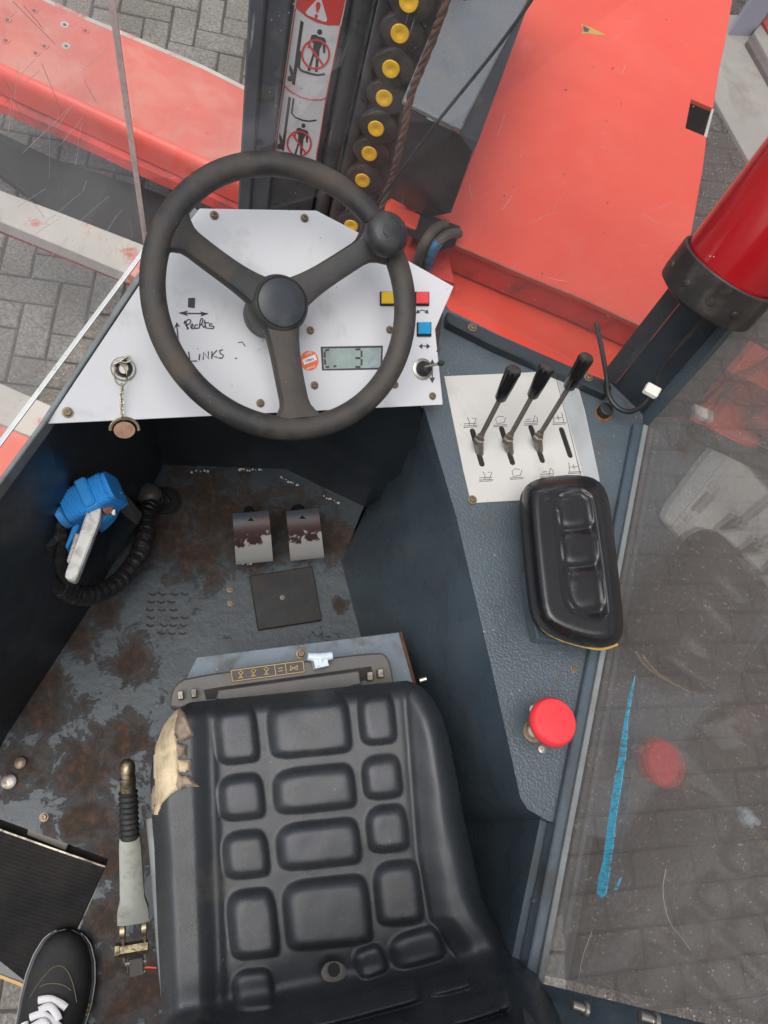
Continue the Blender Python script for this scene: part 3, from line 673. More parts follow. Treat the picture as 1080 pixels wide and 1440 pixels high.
# front wall of the foot well
Fb = [P(215, 658, -.02), P(400, 664, -.02), P(585, 748, -.02)]
Fb.insert(2, P(500, 712, -.02)); Ft = [b + UP * h_ for b, h_ in zip(Fb, (.60, .60, .54, .30))]
fw = struct(wall('front_wall', Fb, Ft, (.0, .012, 0), m['wall']))
# weld seam crumbs
bmz = bmesh.new()
for (xa, ya, xb, yb, k) in ((268, 664, 300, 661, 5), (336, 661, 372, 660, 9), (395, 672, 424, 684, 8), (455, 698, 480, 708, 7), (340, 794, 360, 793, 3)):
    for i in range(k):
        t = (i + random.uniform(-.3, .3)) / k; q = P(lerp(xa, xb, t), lerp(ya, yb, t) + random.uniform(-1.5, 1.5), .004)
        add_lathe(bmz, q, (random.uniform(-.3, .3), random.uniform(-.3, .3), 1), [(random.uniform(.001, .004), 0), (.0015, .0008), (0, .001)], 5)
fz = finish(bmz, 'paint_flakes', m['plughandle'], floor); fz['kind'] = 'stuff'
# drain hole + floor bolts
hp = P(232, 706, .003)
lathe('drain_hole', hp - UP * .002, UP, [(.034, 0), (.036, .004), (.030, .005), (.028, .0022), (0, .0022)], m['blackhole'], floor, 28)
for x, y, s in ((323, 829, 1.0), (324, 848, 1.0), (62, 1149, 1.2)): screw(P(x, y, .001), UP, floor, s, 'floor_screw')
for x, y, r_, mt_ in ((13, 1099, .014, 'steel'), (29, 1073, .011, 'screw')):
    lathe('floor_bolt', P(x, y, .001), UP, [(r_, 0), (r_ * .95, .005), (r_ * .6, .007), (0, .0075)], m[mt_], floor, 16)
# footprint of dried mud
ps = Plane((0, 0, 0), UP); bmz = bmesh.new()
for i in range(6):
    y0 = 834 + i * 11
    for s_ in (0, 1, 2, 3):
        x0 = 208 + s_ * 15 + random.uniform(-3, 3)
        if random.random() < .85: ribbon(bmz, [(x0, y0 + random.uniform(-1, 1)), (x0 + 6, y0 + 3), (x0 + 11, y0 + 1)], ps, .0007, .004, .0005)
o = finish(bmz, 'shoe_print', M('dried_mud', (.035, .032, .029), .9), floor)
# black cover plate on the floor
t = thing('floor_plate', P(400, 840, 0), 'square black rubber plate on the floor behind the pedals', 'plate')
px_slab('plate', [(351, 810), (439, 796), (453, 872), (363, 886)], .012, .011, m['matt'], t, .0015)
screw(P(397, 840, .012), UP, t, .8)
# pedals
def pedal(pts, label):
    t = thing('pedal', P(sum(p[0] for p in pts) / 4, pts[0][1], 0), label, 'pedal', 'foot pedals')
    (a, b, c, d) = pts; K = 10; rings = []
    for i in range(K + 1):
        s_ = i / K; zz = .16 - .10 * s_ * s_ - .012 * (1 - s_)
        L_ = (lerp(a[0], d[0], s_), lerp(a[1], d[1], s_)); R2 = (lerp(b[0], c[0], s_), lerp(b[1], c[1], s_))
        p1, p2 = P(*L_, zz), P(*R2, zz)
        rings.append([p1, p2, p2 - UP * .006, p1 - UP * .006])
    loft('pad', rings, m['pedal'], t, auto=True)
    top = P((a[0] + b[0]) / 2, a[1] + 12, .145)
    tube('arm', [top - UP * .004, top + Vector((0, .03, -.02)), top + Vector((0, .06, -.10)), top + Vector((0, .065, -.15))], .009, m['blackhole'], t, 8, 4)
    return t
pedal([(327, 722), (378, 718), (384, 788), (332, 793)], 'left foot pedal with chipped paint and a white scar near its right side')
pedal([(402, 719), (448, 714), (456, 783), (409, 788)], 'right foot pedal worn to bare metal along its lower half')
# step mat
t = thing('step_mat', P(70, 1280, -.03), 'black finely ribbed rubber step plate in the lower left corner', 'step mat')
px_slab('mat', [(-60, 1146), (0, 1168), (148, 1219), (93, 1340), (60, 1400), (0, 1352), (-60, 1330)], -.004, .012, m['mat'], t, .001)
pps = Plane((0, 0, -.004), UP)
ink('metal_edge', [[(-60, 1145), (0, 1167), (70, 1192), (148, 1219)]], pps, .002, .003, m['dsteel'], t, thick=.004)
px_slab('step_gap_shade', [(-60, 1120), (0, 1135), (160, 1200), (150, 1222), (0, 1172), (-60, 1150)], -.05, .01, m['blackhole'], t)  # near-black strip laid under the gap to paint its shade
slab('gravel_strip', [P(40, 1163, -.03), P(96, 1186, -.03), P(92, 1196, -.03), P(38, 1174, -.03)], (0, 0, -.01), m['concrete'], t, .001)
slab('edge_strip', [P(-60, 1322, -.01), P(0, 1344, -.01), P(30, 1362, -.01), P(60, 1392, -.01), P(50, 1402, -.01), P(25, 1380, -.01), P(0, 1372, -.01), P(-60, 1352, -.01)], (0, 0, -.02), m['stripe'], t, .002)
ink('orange_edge', [[(-20, 1338), (0, 1345), (14, 1352), (24, 1366), (50, 1388)], [(-20, 1366), (0, 1373), (28, 1384), (44, 1393)]], Plane((0, 0, -.009), UP), .0015, .005, m['gold'], t)
# console
con = thing('side_console', P(640, 850, 0), 'blue grey hammered paint console right of the seat', 'console')
ctop = [(596, 574), (612, 520), (625, 425), (632, 436), (700, 470), (800, 515), (855, 536), (900, 580), (906, 606), (866, 790), (838, 935), (815, 1030), (785, 1158), (770, 1154), (742, 1138), (732, 1122), (690, 933), (642, 728), (598, 578)]
ct = [P(x, y, ZC) for x, y in ctop]
cb = [Vector((p.x, p.y, 0)) for p in ct]
cb[13] = P(650, 1172, 0); cb[12] = P(690, 1150, 0)
cb[14] = P(620, 1150, 0); cb[15] = P(603, 1124, 0); cb[16] = P(510, 905, 0); cb[17] = P(480, 790, 0); cb[18] = P(540, 660, 0); cb[0] = P(548, 655, 0)
loft('body', [ct, [p - UP * .004 for p in ct]], m['hammer'], con, auto=False)
cm = [p - UP * .0045 for p in ct]
cs_ = loft('casing', [cm, [a.lerp(b, .33) for a, b in zip(cm, cb)], [a.lerp(b, .66) for a, b in zip(cm, cb)], cb], m['blue'], con, auto=False); autosmooth(cs_.data, 55)
# cab rail in front of the console
rl = struct(px_slab('front_rail', [(629, 437), (700, 470), (800, 513), (862, 542), (856, 556), (796, 529), (700, 488), (629, 452)], ZC + .022, .022, m['wall'], None, .0025))
for x, y in ((664, 461), (827, 531)): screw(P(x, y, ZC + .022), UP, rl, 1.25)
# side rail under the right window
Q1, Q2 = P(905, 605, ZC), P(760, 1370, ZC)
dd = (Q2 - Q1).normalized(); outn = dd.cross(UP); outn = outn if outn.x > 0 else -outn
phi = R_(3); pup = (UP * math.cos(phi) + outn * math.sin(phi)).normalized()
pR = Plane(Q1, dd.cross(pup)); 
if pR.n.x > 0: pR.n = -pR.n                 # faces into the cab
Qf, Qr = Q1 - dd * .0, Q2 + dd * .25
sr = struct(slab('side_rail', [Qf - outn * .025 + UP * .012, Qr - outn * .025 + UP * .012, Qr + UP * .012 - outn * .001, Qf + UP * .012 - outn * .001], (0, 0, -.03), m['blue'], None, .002))
slab('rail_lip', [Qf - outn * .010 + UP * .018, Qr - outn * .010 + UP * .018, Qr + UP * .018 - outn * .001, Qf + UP * .018 - outn * .001], (0, 0, -.0055), m['rail'], sr, .001)
sw = struct(wall('side_wall', [Vector((q.x, q.y, -.05)) - outn * .03 for q in (Qf, Q1.lerp(Q2, .6), Qr)], [q - outn * .036 - UP * .02 for q in (Qf, Q1.lerp(Q2, .6), Qr)], outn * .025, m['blue']))
# pillar with extinguisher
ld = Vector((.07, .11, .29)).normalized()
pil = struct(finish(bmesh.new(), 'cab_pillar', m['wall'])); bpy.data.objects.remove(pil)
A0, B0, C0 = P(857, 537, ZC), P(903, 582, ZC), P(905, 606, ZC)
H_ = 1.25
pil = loft('cab_pillar', [[A0 + ld * s_, B0 + ld * s_, B0 + ld * s_ + (A0 - C0).normalized() * -.006 + Vector((.004, .004, 0)), A0 + ld * s_ + Vector((.0, .03, 0))] for s_ in (0, H_)], m['wall'], None)
struct(pil)
loft('outer_flange', [[B0 + ld * s_ + Vector((.0, -.001, 0)), C0 + ld * s_, C0 + ld * s_ + Vector((.006, .002, 0)), B0 + ld * s_ + Vector((.006, .004, 0))] for s_ in (0, H_)], m['blue'], pil)
ebase = P(1003, 407, .75)
ex = thing('fire_extinguisher', ebase, 'glossy red cylinder in a black collar strapped to the cab pillar', 'extinguisher')
er = .077
lathe('cylinder', ebase, ld, [(er * .7, .0), (er * .92, .006), (er, .03), (er, .52), (er * .8, .57), (er * .3, .61), (0, .62)], m['extred'], ex, 56)
lathe('collar', ebase - ld * .015, ld, [(er * .85, -.012), (er * 1.07, -.002), (er * 1.09, .01), (er * 1.09, .055), (er * 1.065, .057), (er * 1.03, .057), (er * 1.02, .035), (er * .9, .02), (0, .02)], m['extring'], ex, 56)
axx, uu, vv = frame_of(ld)
for ang in (200, 232, 262, 165):
    rd = uu * math.cos(R_(ang)) + vv * math.sin(R_(ang))
    lathe('rivet', ebase - ld * .015 + ld * .022 + rd * er * 1.085, rd, [(.006, 0), (.005, .002), (0, .0028)], m['extring'], ex, 10)
for hh, aa, ln_ in ((.10, 262, .010), (.10, 270, .012), (.088, 266, .022), (.13, 264, .02)):
    rd = uu * math.cos(R_(aa)) + vv * math.sin(R_(aa)); tg = ld.cross(rd)
    slab('white_lettering', [ebase + ld * (hh + a_) + rd * (er + .0008) + tg * b_ for a_, b_ in ((0, -ln_ / 2), (.006, -ln_ / 2), (.006, ln_ / 2), (0, ln_ / 2))], rd * -.0006, m['ext_text'], ex)
# pillar cable with clip, and grommet
cbl = thing('pillar_cable', P(905, 590, .52), 'black cable running down the cab pillar behind the extinguisher', 'cable')
tube('cable', [P(838, 455, .53), P(845, 485, .53), P(853, 530, .53), P(856, 556, .53), P(868, 573, .53), P(885, 579, .54), P(903, 570, .56), P(919, 548, .585), P(930, 520, .62), P(950, 494, .66), P(976, 465, .72), P(1000, 440, .76)], .0045, m['cable'], cbl, 10, 6)
slab('cable_clip', [P(907, 548, .60), P(913, 536, .60), P(932, 546, .60), P(925, 558, .60)], (0, 0, -.012), m['ivory'], cbl, .002)
gr = thing('rubber_plug', P(848, 578, ZC), 'round black rubber plug in a rusty ring on the console corner', 'plug')
lathe('rust_ring', P(848, 582, ZC), UP, [(.017, 0), (.016, .0012), (0, .0014)], M('rust_stain', (.16, .065, .025), .9, vary=.4, vscale=60), gr, 20)
lathe('cap', P(848, 580, ZC + .001), UP, [(.013, 0), (.013, .012), (.0125, .0145), (.010, .0155), (.0095, .0145), (0, .0145)], m['matt'], gr, 24)
# lever plate
pcn = Plane((0, 0, ZC), UP)
lp = thing('lever_plate', P(740, 620, ZC), 'pale metal plate with four slots and engraved mast symbols on the console', 'plate')
outl = [(624, 530), (716, 526), (752, 524), (806, 522), (822, 580), (842, 674), (842, 690), (750, 703), (662, 708), (651, 662)]
slots_px = [((664, 607), (677, 653)), ((705, 604), (720, 651)), ((746, 602), (762, 648)), ((789, 605), (801, 641))]
def slot_ring(a, b, w, n=8):
    a, b = pcn.at(*a), pcn.at(*b); d = (b - a).normalized(); s_ = d.cross(UP); r = []
    for i in range(n): an = math.pi * i / (n - 1); r.append(a + s_ * math.cos(an) * w - d * math.sin(an) * w)
    for i in range(n): an = math.pi * i / (n - 1); r.append(b - s_ * math.cos(an) * w + d * math.sin(an) * w)
    return r
bml = bmesh.new(); PT = .0022
edges = []
def ring_edges(pts):
    vs = [bml.verts.new(p + UP * PT) for p in pts]
    return [bml.edges.new((vs[i], vs[(i + 1) % len(vs)])) for i in range(len(vs))]
edges += ring_edges([pcn.at(*p) for p in outl])
sr_ = [slot_ring(a, b, .0052) for a, b in slots_px]
for r in sr_: edges += ring_edges(r)
bmesh.ops.triangle_fill(bml, edges=edges, use_beauty=True)
ext = bmesh.ops.extrude_face_region(bml, geom=bml.faces[:])
for v in ext['geom']:
    if isinstance(v, bmesh.types.BMVert): v.co.z -= PT - .0003
finish(bml, 'plate', m['alu'], lp)
ink('plate_fold', [[(780, 523), (800, 600), (822, 690)]], pcn, PT + .0005, .0016, m['rail'], lp)
slab('edge_strip', [pcn.at(*p, PT + .0008) for p in [(782, 523), (806, 522), (822, 580), (843, 676), (824, 680), (802, 600)]], (0, 0, -.0006), M('thin_grey_strip', (.42, .44, .45), .4, .3), lp)
for r in sr_: 
    slab('slot_well', [p - UP * -.0002 for p in r], (0, 0, -.0003), m['blackhole'], lp)
for x, y in ((664, 703), (778, 526)): screw(pcn.at(x, y, PT), UP, lp, 1.15)
pe = PT + .0005
for (x, y, k) in ((661, 597, 0), (703, 596, 1), (746, 594, 2), (786, 593, 3), (683, 673, 0), (726, 670, 1), (768, 668, 2), (808, 662, 3)):
    sy = [[(x - 9, y + 2), (x + 10, y + 1)], [(x - 9, y + 4), (x + 10, y + 3)]]
    if k == 0: sy += [[(x - 4, y - 10), (x - 1, y - 5), (x - 1, y + 1)], [(x + 5, y + 1), (x + 9, y - 9), (x + 3, y - 9)], [(x - 9, y - 1), (x + 9, y - 2)]]
    elif k == 1: sy += [[(x + 5, y - 10), (x - 2, y - 11), (x - 6, y - 7), (x - 4, y), (x + 6, y - 2), (x + 8, y - 9)]]
    elif k == 2: sy += [[(x - 6, y - 4), (x + 1, y - 5)], [(x + 4, y), (x + 6, y - 10), (x + 10, y - 6), (x + 10, y)], [(x - 9, y - 1), (x + 9, y - 2)]]
    else: sy += [[(x - 8, y - 12), (x - 7, y + 1)], [(x + 4, y - 13), (x + 7, y)], [(x - 6, y - 5), (x + 4, y - 6)], [(x - 2, y - 9), (x, y - 2)]]
    ink('engraved_symbol', sy, pcn, pe, .0009, m['print'], lp)
# levers
def lever(base, joint, tip, gripend, label, ht):
    t = thing('control_lever', P(*base, ZC), label, 'lever', 'control levers on the pale plate')
    b0 = P(base[0], base[1], ZC - .01); z1, z2, z3 = ht
    j = P(*joint, z1); g0 = P(*gripend, z2); g1 = P(*tip, z3)
    ax = (g1 - j).normalized()
    tube('shank', [b0, j], lambda s_: .0065 + .002 * s_, m['dsteel'], t, 10)
    lathe('collar', j - ax * .006, ax, [(.0075, 0), (.0095, .002), (.0095, .010), (.007, .012), (.0068, .018), (.005, .020)], m['dsteel'], t, 6)
    tube('rod', [j, g0 + ax * .01], .0042, m['dsteel'], t, 12)
    L_ = (g1 - g0).length
    lathe('grip', g0, ax, [(.0075, 0), (.0095, .003), (.0115, L_ * .5), (.0125, L_ * .85), (.0128, L_ * .93), (.0118, L_ * .98), (.009, L_)], m['black'], t, 24)
    lathe('grip_cap', g0 + ax * L_ * .985, ax, [(.0112, 0), (.0108, .002), (.006, .0035), (0, .004)], m['extring'], t, 20)
lever((675, 645), (673, 620), (718, 524), (703, 562), 'leftmost black gripped lever standing in the first slot', (.525, .60, .66))
lever((718, 643), (714, 619), (764, 521), (748, 558), 'middle of the three black gripped levers, in the second slot', (.525, .605, .665))
lever((759, 640), (756, 616), (820, 508), (799, 546), 'rightmost and longest reaching black gripped lever in the third slot', (.525, .625, .69))
# armrest
ar_out = [(742, 680), (760, 672), (790, 668), (820, 668), (840, 674), (853, 690), (860, 720), (868, 790), (877, 870), (876, 893), (868, 905), (850, 911), (830, 910), (790, 899), (765, 885), (752, 865), (746, 820), (740, 760), (736, 710), (737, 690)]
arm = thing('armrest', P(790, 890, ZC), 'glossy black padded armrest with three recessed cushions over the console', 'armrest')
px_slab('bracket', [(740, 800), (800, 830), (806, 901), (790, 903), (756, 899), (750, 870)], ZC + .03, .028, m['blue'], arm, .002)
def rrect_sd(x, y, cx, cy, hx, hy, r, rot=0):
    c, s_ = math.cos(rot), math.sin(rot); dx, dy = x - cx, y - cy; dx, dy = dx * c + dy * s_, -dx * s_ + dy * c
    qx, qy = abs(dx) - hx + r, abs(dy) - hy + r
    return math.hypot(max(qx, 0), max(qy, 0)) + min(max(qx, qy), 0) - r
def seg_d(px, py, pts):
    best = 1e9; n = len(pts)
    for i in range(n):
        x1, y1 = pts[i]; x2, y2 = pts[(i + 1) % n]; dx, dy = x2 - x1, y2 - y1
        t_ = max(0, min(1, ((px - x1) * dx + (py - y1) * dy) / (dx * dx + dy * dy + 1e-9)))
        best = min(best, math.hypot(px - x1 - t_ * dx, py - y1 - t_ * dy))
    return best
def chaikin(p, k=2):
    for _ in range(k):
        q = []
        for i in range(len(p)):
            a, b = p[i], p[(i + 1) % len(p)]
            q += [(a[0] * .75 + b[0] * .25, a[1] * .75 + b[1] * .25), (a[0] * .25 + b[0] * .75, a[1] * .25 + b[1] * .75)]
        p = q
    return p
aro = chaikin(ar_out, 1)
tr_out = [(783, 694), (800, 692), (818, 692), (829, 700), (834, 730), (843, 790), (851, 850), (852, 862), (845, 868), (830, 866), (808, 858), (799, 845), (794, 820), (790, 770), (784, 720), (780, 705)]
def arm_h(x, y):
    d = seg_d(x, y, aro)
    h = .030 * (1 - (1 - min(1, d / 24)) ** 2.4) 
    inside = inpoly(x, y, tr_out); dt = seg_d(x, y, tr_out) * (1 if inside else -1)
    h -= .011 * sstep(-7, 8, dt)
    if dt > 0:
        best = 0
        for cx, cy, hx, hy in ((808, 718, 29, 29), (814, 771, 29, 28), (823, 829, 30, 34)):
            dx, dy = x - cx, y - cy; rt_ = R_(-7); dx, dy = dx * math.cos(rt_) + dy * math.sin(rt_), -dx * math.sin(rt_) + dy * math.cos(rt_)
            best = max(best, sstep(0, 1, 1 - (abs(dx) / hx) ** 3.2 - (abs(dy) / hy) ** 3.2))
        h += .0085 * best
    return h
def radial_cushion(name, outline, hf, z0, mat, parent, rings=34, skirt=.02, wob=0):
    """cushion mesh: concentric rings from the centre of the outline out to it, raised by hf(px,py)"""
    o_ = outline; dense = []
    for i in range(len(o_)):
        a, b = o_[i], o_[(i + 1) % len(o_)]; L_ = math.hypot(a[0] - b[0], a[1] - b[1]); k = max(1, int(L_ / 3.0))
        for j in range(k): dense.append((lerp(a[0], b[0], j / k), lerp(a[1], b[1], j / k)))
    return dense
def grid_cushion(name, xl, xr, yt, s0, s1, hf, mat, parent, nu=150, ns=170, skirt=.03):
    bmc = bmesh.new(); rows = []
    for j in range(ns + 1):
        s_ = s0 + (s1 - s0) * (j / ns); row = []
        a, b = xl(s_), xr(s_)
        for i in range(nu + 1):
            u = i / nu; u = u - .055 * math.sin(2 * math.pi * u) / 1.0 * .6
            x = a + (b - a) * u; y = yt(x) + s_
            row.append(bmc.verts.new(P(x, y, hf(x, y, s_, u))))
        rows.append(row)
    for r0, r1 in zip(rows, rows[1:]):
        for i in range(nu): bmc.faces.new((r0[i], r0[i + 1], r1[i + 1], r1[i]))
    loop = rows[0] + [r[-1] for r in rows[1:]] + rows[-1][-2::-1] + [r[0] for r in rows[-2:0:-1]]
    cx = sum((v.co for v in loop), Vector()) / len(loop)
    prev = loop
    for dz, ins in ((.008, .0), (skirt, .03)):
        nxt = []
        for v in loop:
            dv = Vector((cx.x - v.co.x, cx.y - v.co.y, 0)); nxt.append(bmc.verts.new(v.co + dv.normalized() * ins - UP * dz))
        n = len(loop)
        for i in range(n): bmc.faces.new((prev[i], prev[(i + 1) % n], nxt[(i + 1) % n], nxt[i]))
        prev = nxt
    return finish(bmc, name, mat, parent, smooth=True)
# armrest pad as a grid row by row
def arm_bounds():
    ys = []
    for k in range(0, 2401):
        y = 668 + k * .1013
        xs = []
        for i in range(len(aro)):
            (x1, y1), (x2, y2) = aro[i], aro[(i + 1) % len(aro)]
            if (y1 > y) != (y2 > y): xs.append(x1 + (x2 - x1) * (y - y1) / (y2 - y1))
        if len(xs) >= 2: ys.append((y, min(xs), max(xs)))
    return ys
ab = arm_bounds(); alo = [(y, a) for y, a, b in ab]; ahi = [(y, b) for y, a, b in ab]
def grid_fast(tab):
    y0, y1 = tab[0][0], tab[-1][0]
    def f(y):
        t_ = (y - y0) / (y1 - y0) * (len(tab) - 1); i = max(0, min(len(tab) - 2, int(t_))); return lerp(tab[i][1], tab[i + 1][1], max(0, min(1, t_ - i)))
    return f
ZA = ZC + .085
pad = grid_cushion('pad', grid_fast(alo), grid_fast(ahi), lambda x: 0, ab[0][0], ab[-1][0], lambda x, y, s_, u: ZA + arm_h(x, y), m['pad'], arm, 70, 120, .022)
und_ = [P(x, y, ZA - .014) for x, y in chaikin([(lerp(803, x, .985), lerp(790, y, .985)) for x, y in ar_out], 1)]
slab('base_board', und_, (0, 0, -.022), m['matt'], arm, .002)
# yellowish reflection built as a gold tube along the near edge
tube('reflection_strip', [P(x, y, ZA - .012) for x, y in [(752, 866), (765, 886), (790, 900), (830, 911), (850, 912), (868, 906)]], .0022, m['gold'], arm, 8, 4)
# mushroom button
mb = thing('stop_button', P(750, 1030, ZC), 'bright red mushroom push button on a white stem near the console rear', 'button')
sb_ = P(750, 1028, ZC); ax = (P(787, 1011, ZC + .085) - sb_).normalized(); Ls = (P(787, 1011, ZC + .085) - sb_).length
lathe('base_ring', sb_, UP, [(.018, 0), (.017, .002), (.012, .003), (0, .003)], m['screw'], mb, 24)
lathe('stem', sb_, ax, [(.0095, 0), (.0095, Ls - .012)], m['ivory'], mb, 20)
lathe('cap', sb_ + ax * (Ls - .03), ax, [(.016, .004), (.030, .0), (.034, .002), (.0355, .006), (.0355, .010), (.0325, .0165), (.031, .018), (.018, .0195), (0, .02)], m['mush'], mb, 48)
for x, y in ((751, 998), (762, 1053)): lathe('fixing_screw', P(x, y, ZC), UP, [(.0075, 0), (.007, .003), (.004, .004), (.0035, .0025), (0, .0025)], m['ivory'] if y < 1000 else m['steel'], mb, 14)
screw(P(807, 941, ZC), UP, con, .9)
# ================================================================== DASHBOARD
WN = Vector((.20, -.40, 1)).normalized()
WC = P(390, 418, .745)
pd = Plane(WC - WN * .105, WN)
dash = thing('dashboard', pd.at(380, 580) - UP * .05, 'white sheet metal instrument panel with switches, display and handwritten notes behind the steering wheel', 'instrument panel')
dpts = [(66, 596), (200, 395), (281, 293), (445, 296), (512, 331), (580, 370), (638, 403), (612, 463), (623, 569)]
pl_slab('panel', dpts, pd, 0, .0025, m['white'], dash, .0006)
def toward(p, c, t_): return (lerp(p[0], c[0], t_), lerp(p[1], c[1], t_))
pl_slab('housing', [toward(p, (380, 450), .012) for p in dpts], pd, -.003, .022, m['house'], dash, .002)
pl_slab('lower_box', [toward(p, (380, 430), .05) for p in dpts], pd, -.0255, .05, m['wall'], dash, .002)
for x, y in ((301, 303), (428, 307), (95, 580), (366, 567), (436, 465), (548, 464), (442, 542), (555, 541), (608, 557)): screw(pd.at(x, y, .0), WN, dash, .95 if x > 100 else 1.1)
# handwriting
lk = lambda a: spline([(x, y, 0) for x, y in a], 4)
def D(lines, wd, name, sm=True, mt='ink'):
    L_ = [[(v.x, v.y) for v in lk(l)] if (sm and len(l) > 2) else l for l in lines]
    return ink(name, L_, pd, .0006, wd, m[mt], dash)
def C8(pts): return [(200 + x / 4.909, 380 + y / 4.909) for x, y in pts]
pl_slab('inked_square', C8([(317, 192), (366, 190), (362, 262), (315, 256)]), pd, .0006, .0005, m['ink'], dash)
D([C8([(262, 297), (450, 300)])], .0020, 'ink_arrow')
for tri in ([(250, 294), (318, 278), (300, 296), (318, 318)], [(458, 300), (398, 284), (412, 300), (402, 320)], [(238, 358), (262, 392), (240, 384), (218, 405)]): pl_slab('arrow_head', C8(tri), pd, .0006, .0005, m['ink'], dash)
D([C8([(238, 385), (244, 430), (248, 495)])], .0018, 'ink_arrow')
D([C8(l) for l in ([(312, 410), (306, 370), (296, 350), (290, 370), (318, 340), (336, 352), (318, 375), (300, 378), (322, 404)], [(340, 398), (352, 378), (342, 372), (336, 396), (350, 404), (362, 396)],
                   [(384, 376), (366, 380), (366, 402), (388, 398)], [(392, 402), (404, 340), (418, 336), (414, 364), (398, 384), (412, 374), (426, 396), (434, 380)], [(430, 342), (440, 396), (452, 398)], [(424, 364), (462, 362)],
                   [(486, 370), (466, 372), (466, 384), (494, 388), (488, 402), (456, 400)])], .0017, 'ink_word_rechts')
D([C8(l) for l in ([(320, 562), (330, 628), (378, 626)], [(398, 578), (392, 622)], [(382, 541), (384, 545)], [(420, 618), (424, 566), (458, 612), (456, 560)], [(482, 560), (480, 612)], [(516, 552), (482, 590), (520, 602)], [(556, 548), (534, 556), (540, 576), (562, 588), (552, 606), (526, 606)])], .0019, 'ink_word_links', False)
D([C8(l) for l in ([(662, 500), (690, 494), (712, 526)], [(640, 610), (655, 606)], [(618, 796), (622, 800)])], .0013, 'ink_mark', False)
# key switch
pk = pd.at(173, 519)
key = thing('ignition_key', pk, 'key with ring, short chain and round copper tag hanging from the panel lock', 'key')
lathe('lock_bezel', pk, WN, [(.0165, 0), (.0165, .003), (.015, .005), (.0125, .005), (.012, .003), (0, .003)], m['steel'], dash, 32)
lathe('lock_barrel', pk + WN * .002, WN, [(.0115, 0), (.0115, .005), (0, .0055)], m['black'], dash, 24)
pk2 = Plane(pk + WN * .016, WN)
slab('key_bow', [pk2.at(x, y) for x, y in circ(174, 518, 7, 8, 14)], WN * -.003, m['steel'], key, .0006)
tube('key_blade', [pk2.at(174, 518) - WN * .012, pk2.at(174, 518)], .002, m['brass'], key, 6)
tube('split_ring', [pk2.at(x, y, .004) for x, y in [(163, 516), (161, 526), (163, 536), (168, 541), (174, 541), (178, 536), (178, 524), (174, 514), (166, 509), (180, 504)]], .0011, m['brass'], key, 8, 5)
tube('key_loop', [pk2.at(x, y, .007) for x, y in [(161, 512), (170, 507), (181, 501), (184, 506), (176, 510), (164, 507)]], .0014, m['steel'], key, 8, 5)
chp = [(171, 542), (170, 550), (172, 557), (170, 564), (172, 571), (171, 578), (172, 586)]
for i in range(12):
    y = 543 + i * 3.7; c0 = pk2.at(171 + math.sin(i * 1.3), y, .002 - i * .0008); dv = (pk2.at(171, y + 5) - pk2.at(171, y)).normalized()
    s1 = WN if i % 2 else dv.cross(WN)
    tube('chain_link', [c0 + dv * math.cos(a_) * .0036 + s1 * math.sin(a_) * .0022 for a_ in [2 * math.pi * q / 10 for q in range(10)]], .0006, m['brass'], key, 5, close=True)
pt_ = Plane(pd.at(175, 600, -.004), (WN + Vector((0, -.3, 0))))
tube('tag_frame', [pt_.at(x, y, .001) for x, y in circ(175, 604, 20, 16, 16, 175, 365)], .0024, m['brass'], key, 8, 2)
slab('tag_disc', [pt_.at(x, y, .002) for x, y in circ(175, 605, 15.5, 12, 26)], pt_.n * -.003, M('copper_tag', (.50, .30, .20), .38, .8, vary=.2, vscale=80), key, .0006)
# buttons
for px_, py_, mt, lb_ in ((545, 420, 'btny', 'yellow square push button'), (594, 420, 'btnr', 'red square push button'), (597, 463, 'btnb', 'blue square push button')):
    sq = lambda h: [(px_ - h, py_ - h), (px_ + h, py_ - h), (px_ + h, py_ + h), (px_ - h, py_ + h)]
    bz = pl_slab('button', sq(10), pd, .0035, .0035, m['black'], dash, .0006); bz['label'] = lb_
    pl_slab('button_cap', [(x + 1.0, y - 1.6) for x, y in sq(8.2)], pd, .0085, .005, m[mt], bz, .0009)
D([[(587, 438), (594, 436), (601, 438)], [(591, 486), (603, 487)], [(608, 512), (608, 532)]], .0016, 'printed_arrow', False, 'print')
for tri in ([(585, 441), (587, 435), (591, 440)], [(603, 441), (601, 435), (597, 440)], [(589, 487), (594, 483), (594, 491)], [(605, 487), (600, 483), (600, 491)], [(608, 505), (604, 513), (612, 513)], [(608, 539), (604, 531), (612, 531)], [(613, 494), (619, 488), (619, 496)]): pl_slab('arrow_head', tri, pd, .0006, .0005, m['print'], dash)
# display
pl_slab('display_frame', [(451, 487.5), (538.5, 486), (537.5, 519.5), (453, 521)], pd, .0007, .0006, m['print'], dash)
lc = pl_slab('display', [(454, 490), (536, 489), (535, 517), (455.5, 519)], pd, .0012, .0005, m['lcd'], dash); lc['label'] = 'grey green number display'
def Lc(lines, wd, mt): ink('digit_segments', lines, pd, .0018, wd, m[mt], lc)
Lc([[(457, 493), (463, 491.5)], [(456.5, 495), (457, 503)], [(457, 505), (457.5, 513)], [(458, 516), (463, 516)], [(469, 515), (473, 515)], [(500, 491.5), (507, 491)], [(508.5, 493), (508.5, 502)], [(500, 503.5), (507, 503.5)], [(508.5, 505), (508.5, 514)], [(500, 516), (507, 516)]], .0030, 'print')
Lc([[(520, 491), (527, 491)], [(528.5, 493), (528.5, 501)], [(527, 503.5), (521, 503.5)], [(519.5, 505), (519.5, 513)], [(521, 515.5), (528, 515.5)]], .0022, 'lcdblue')
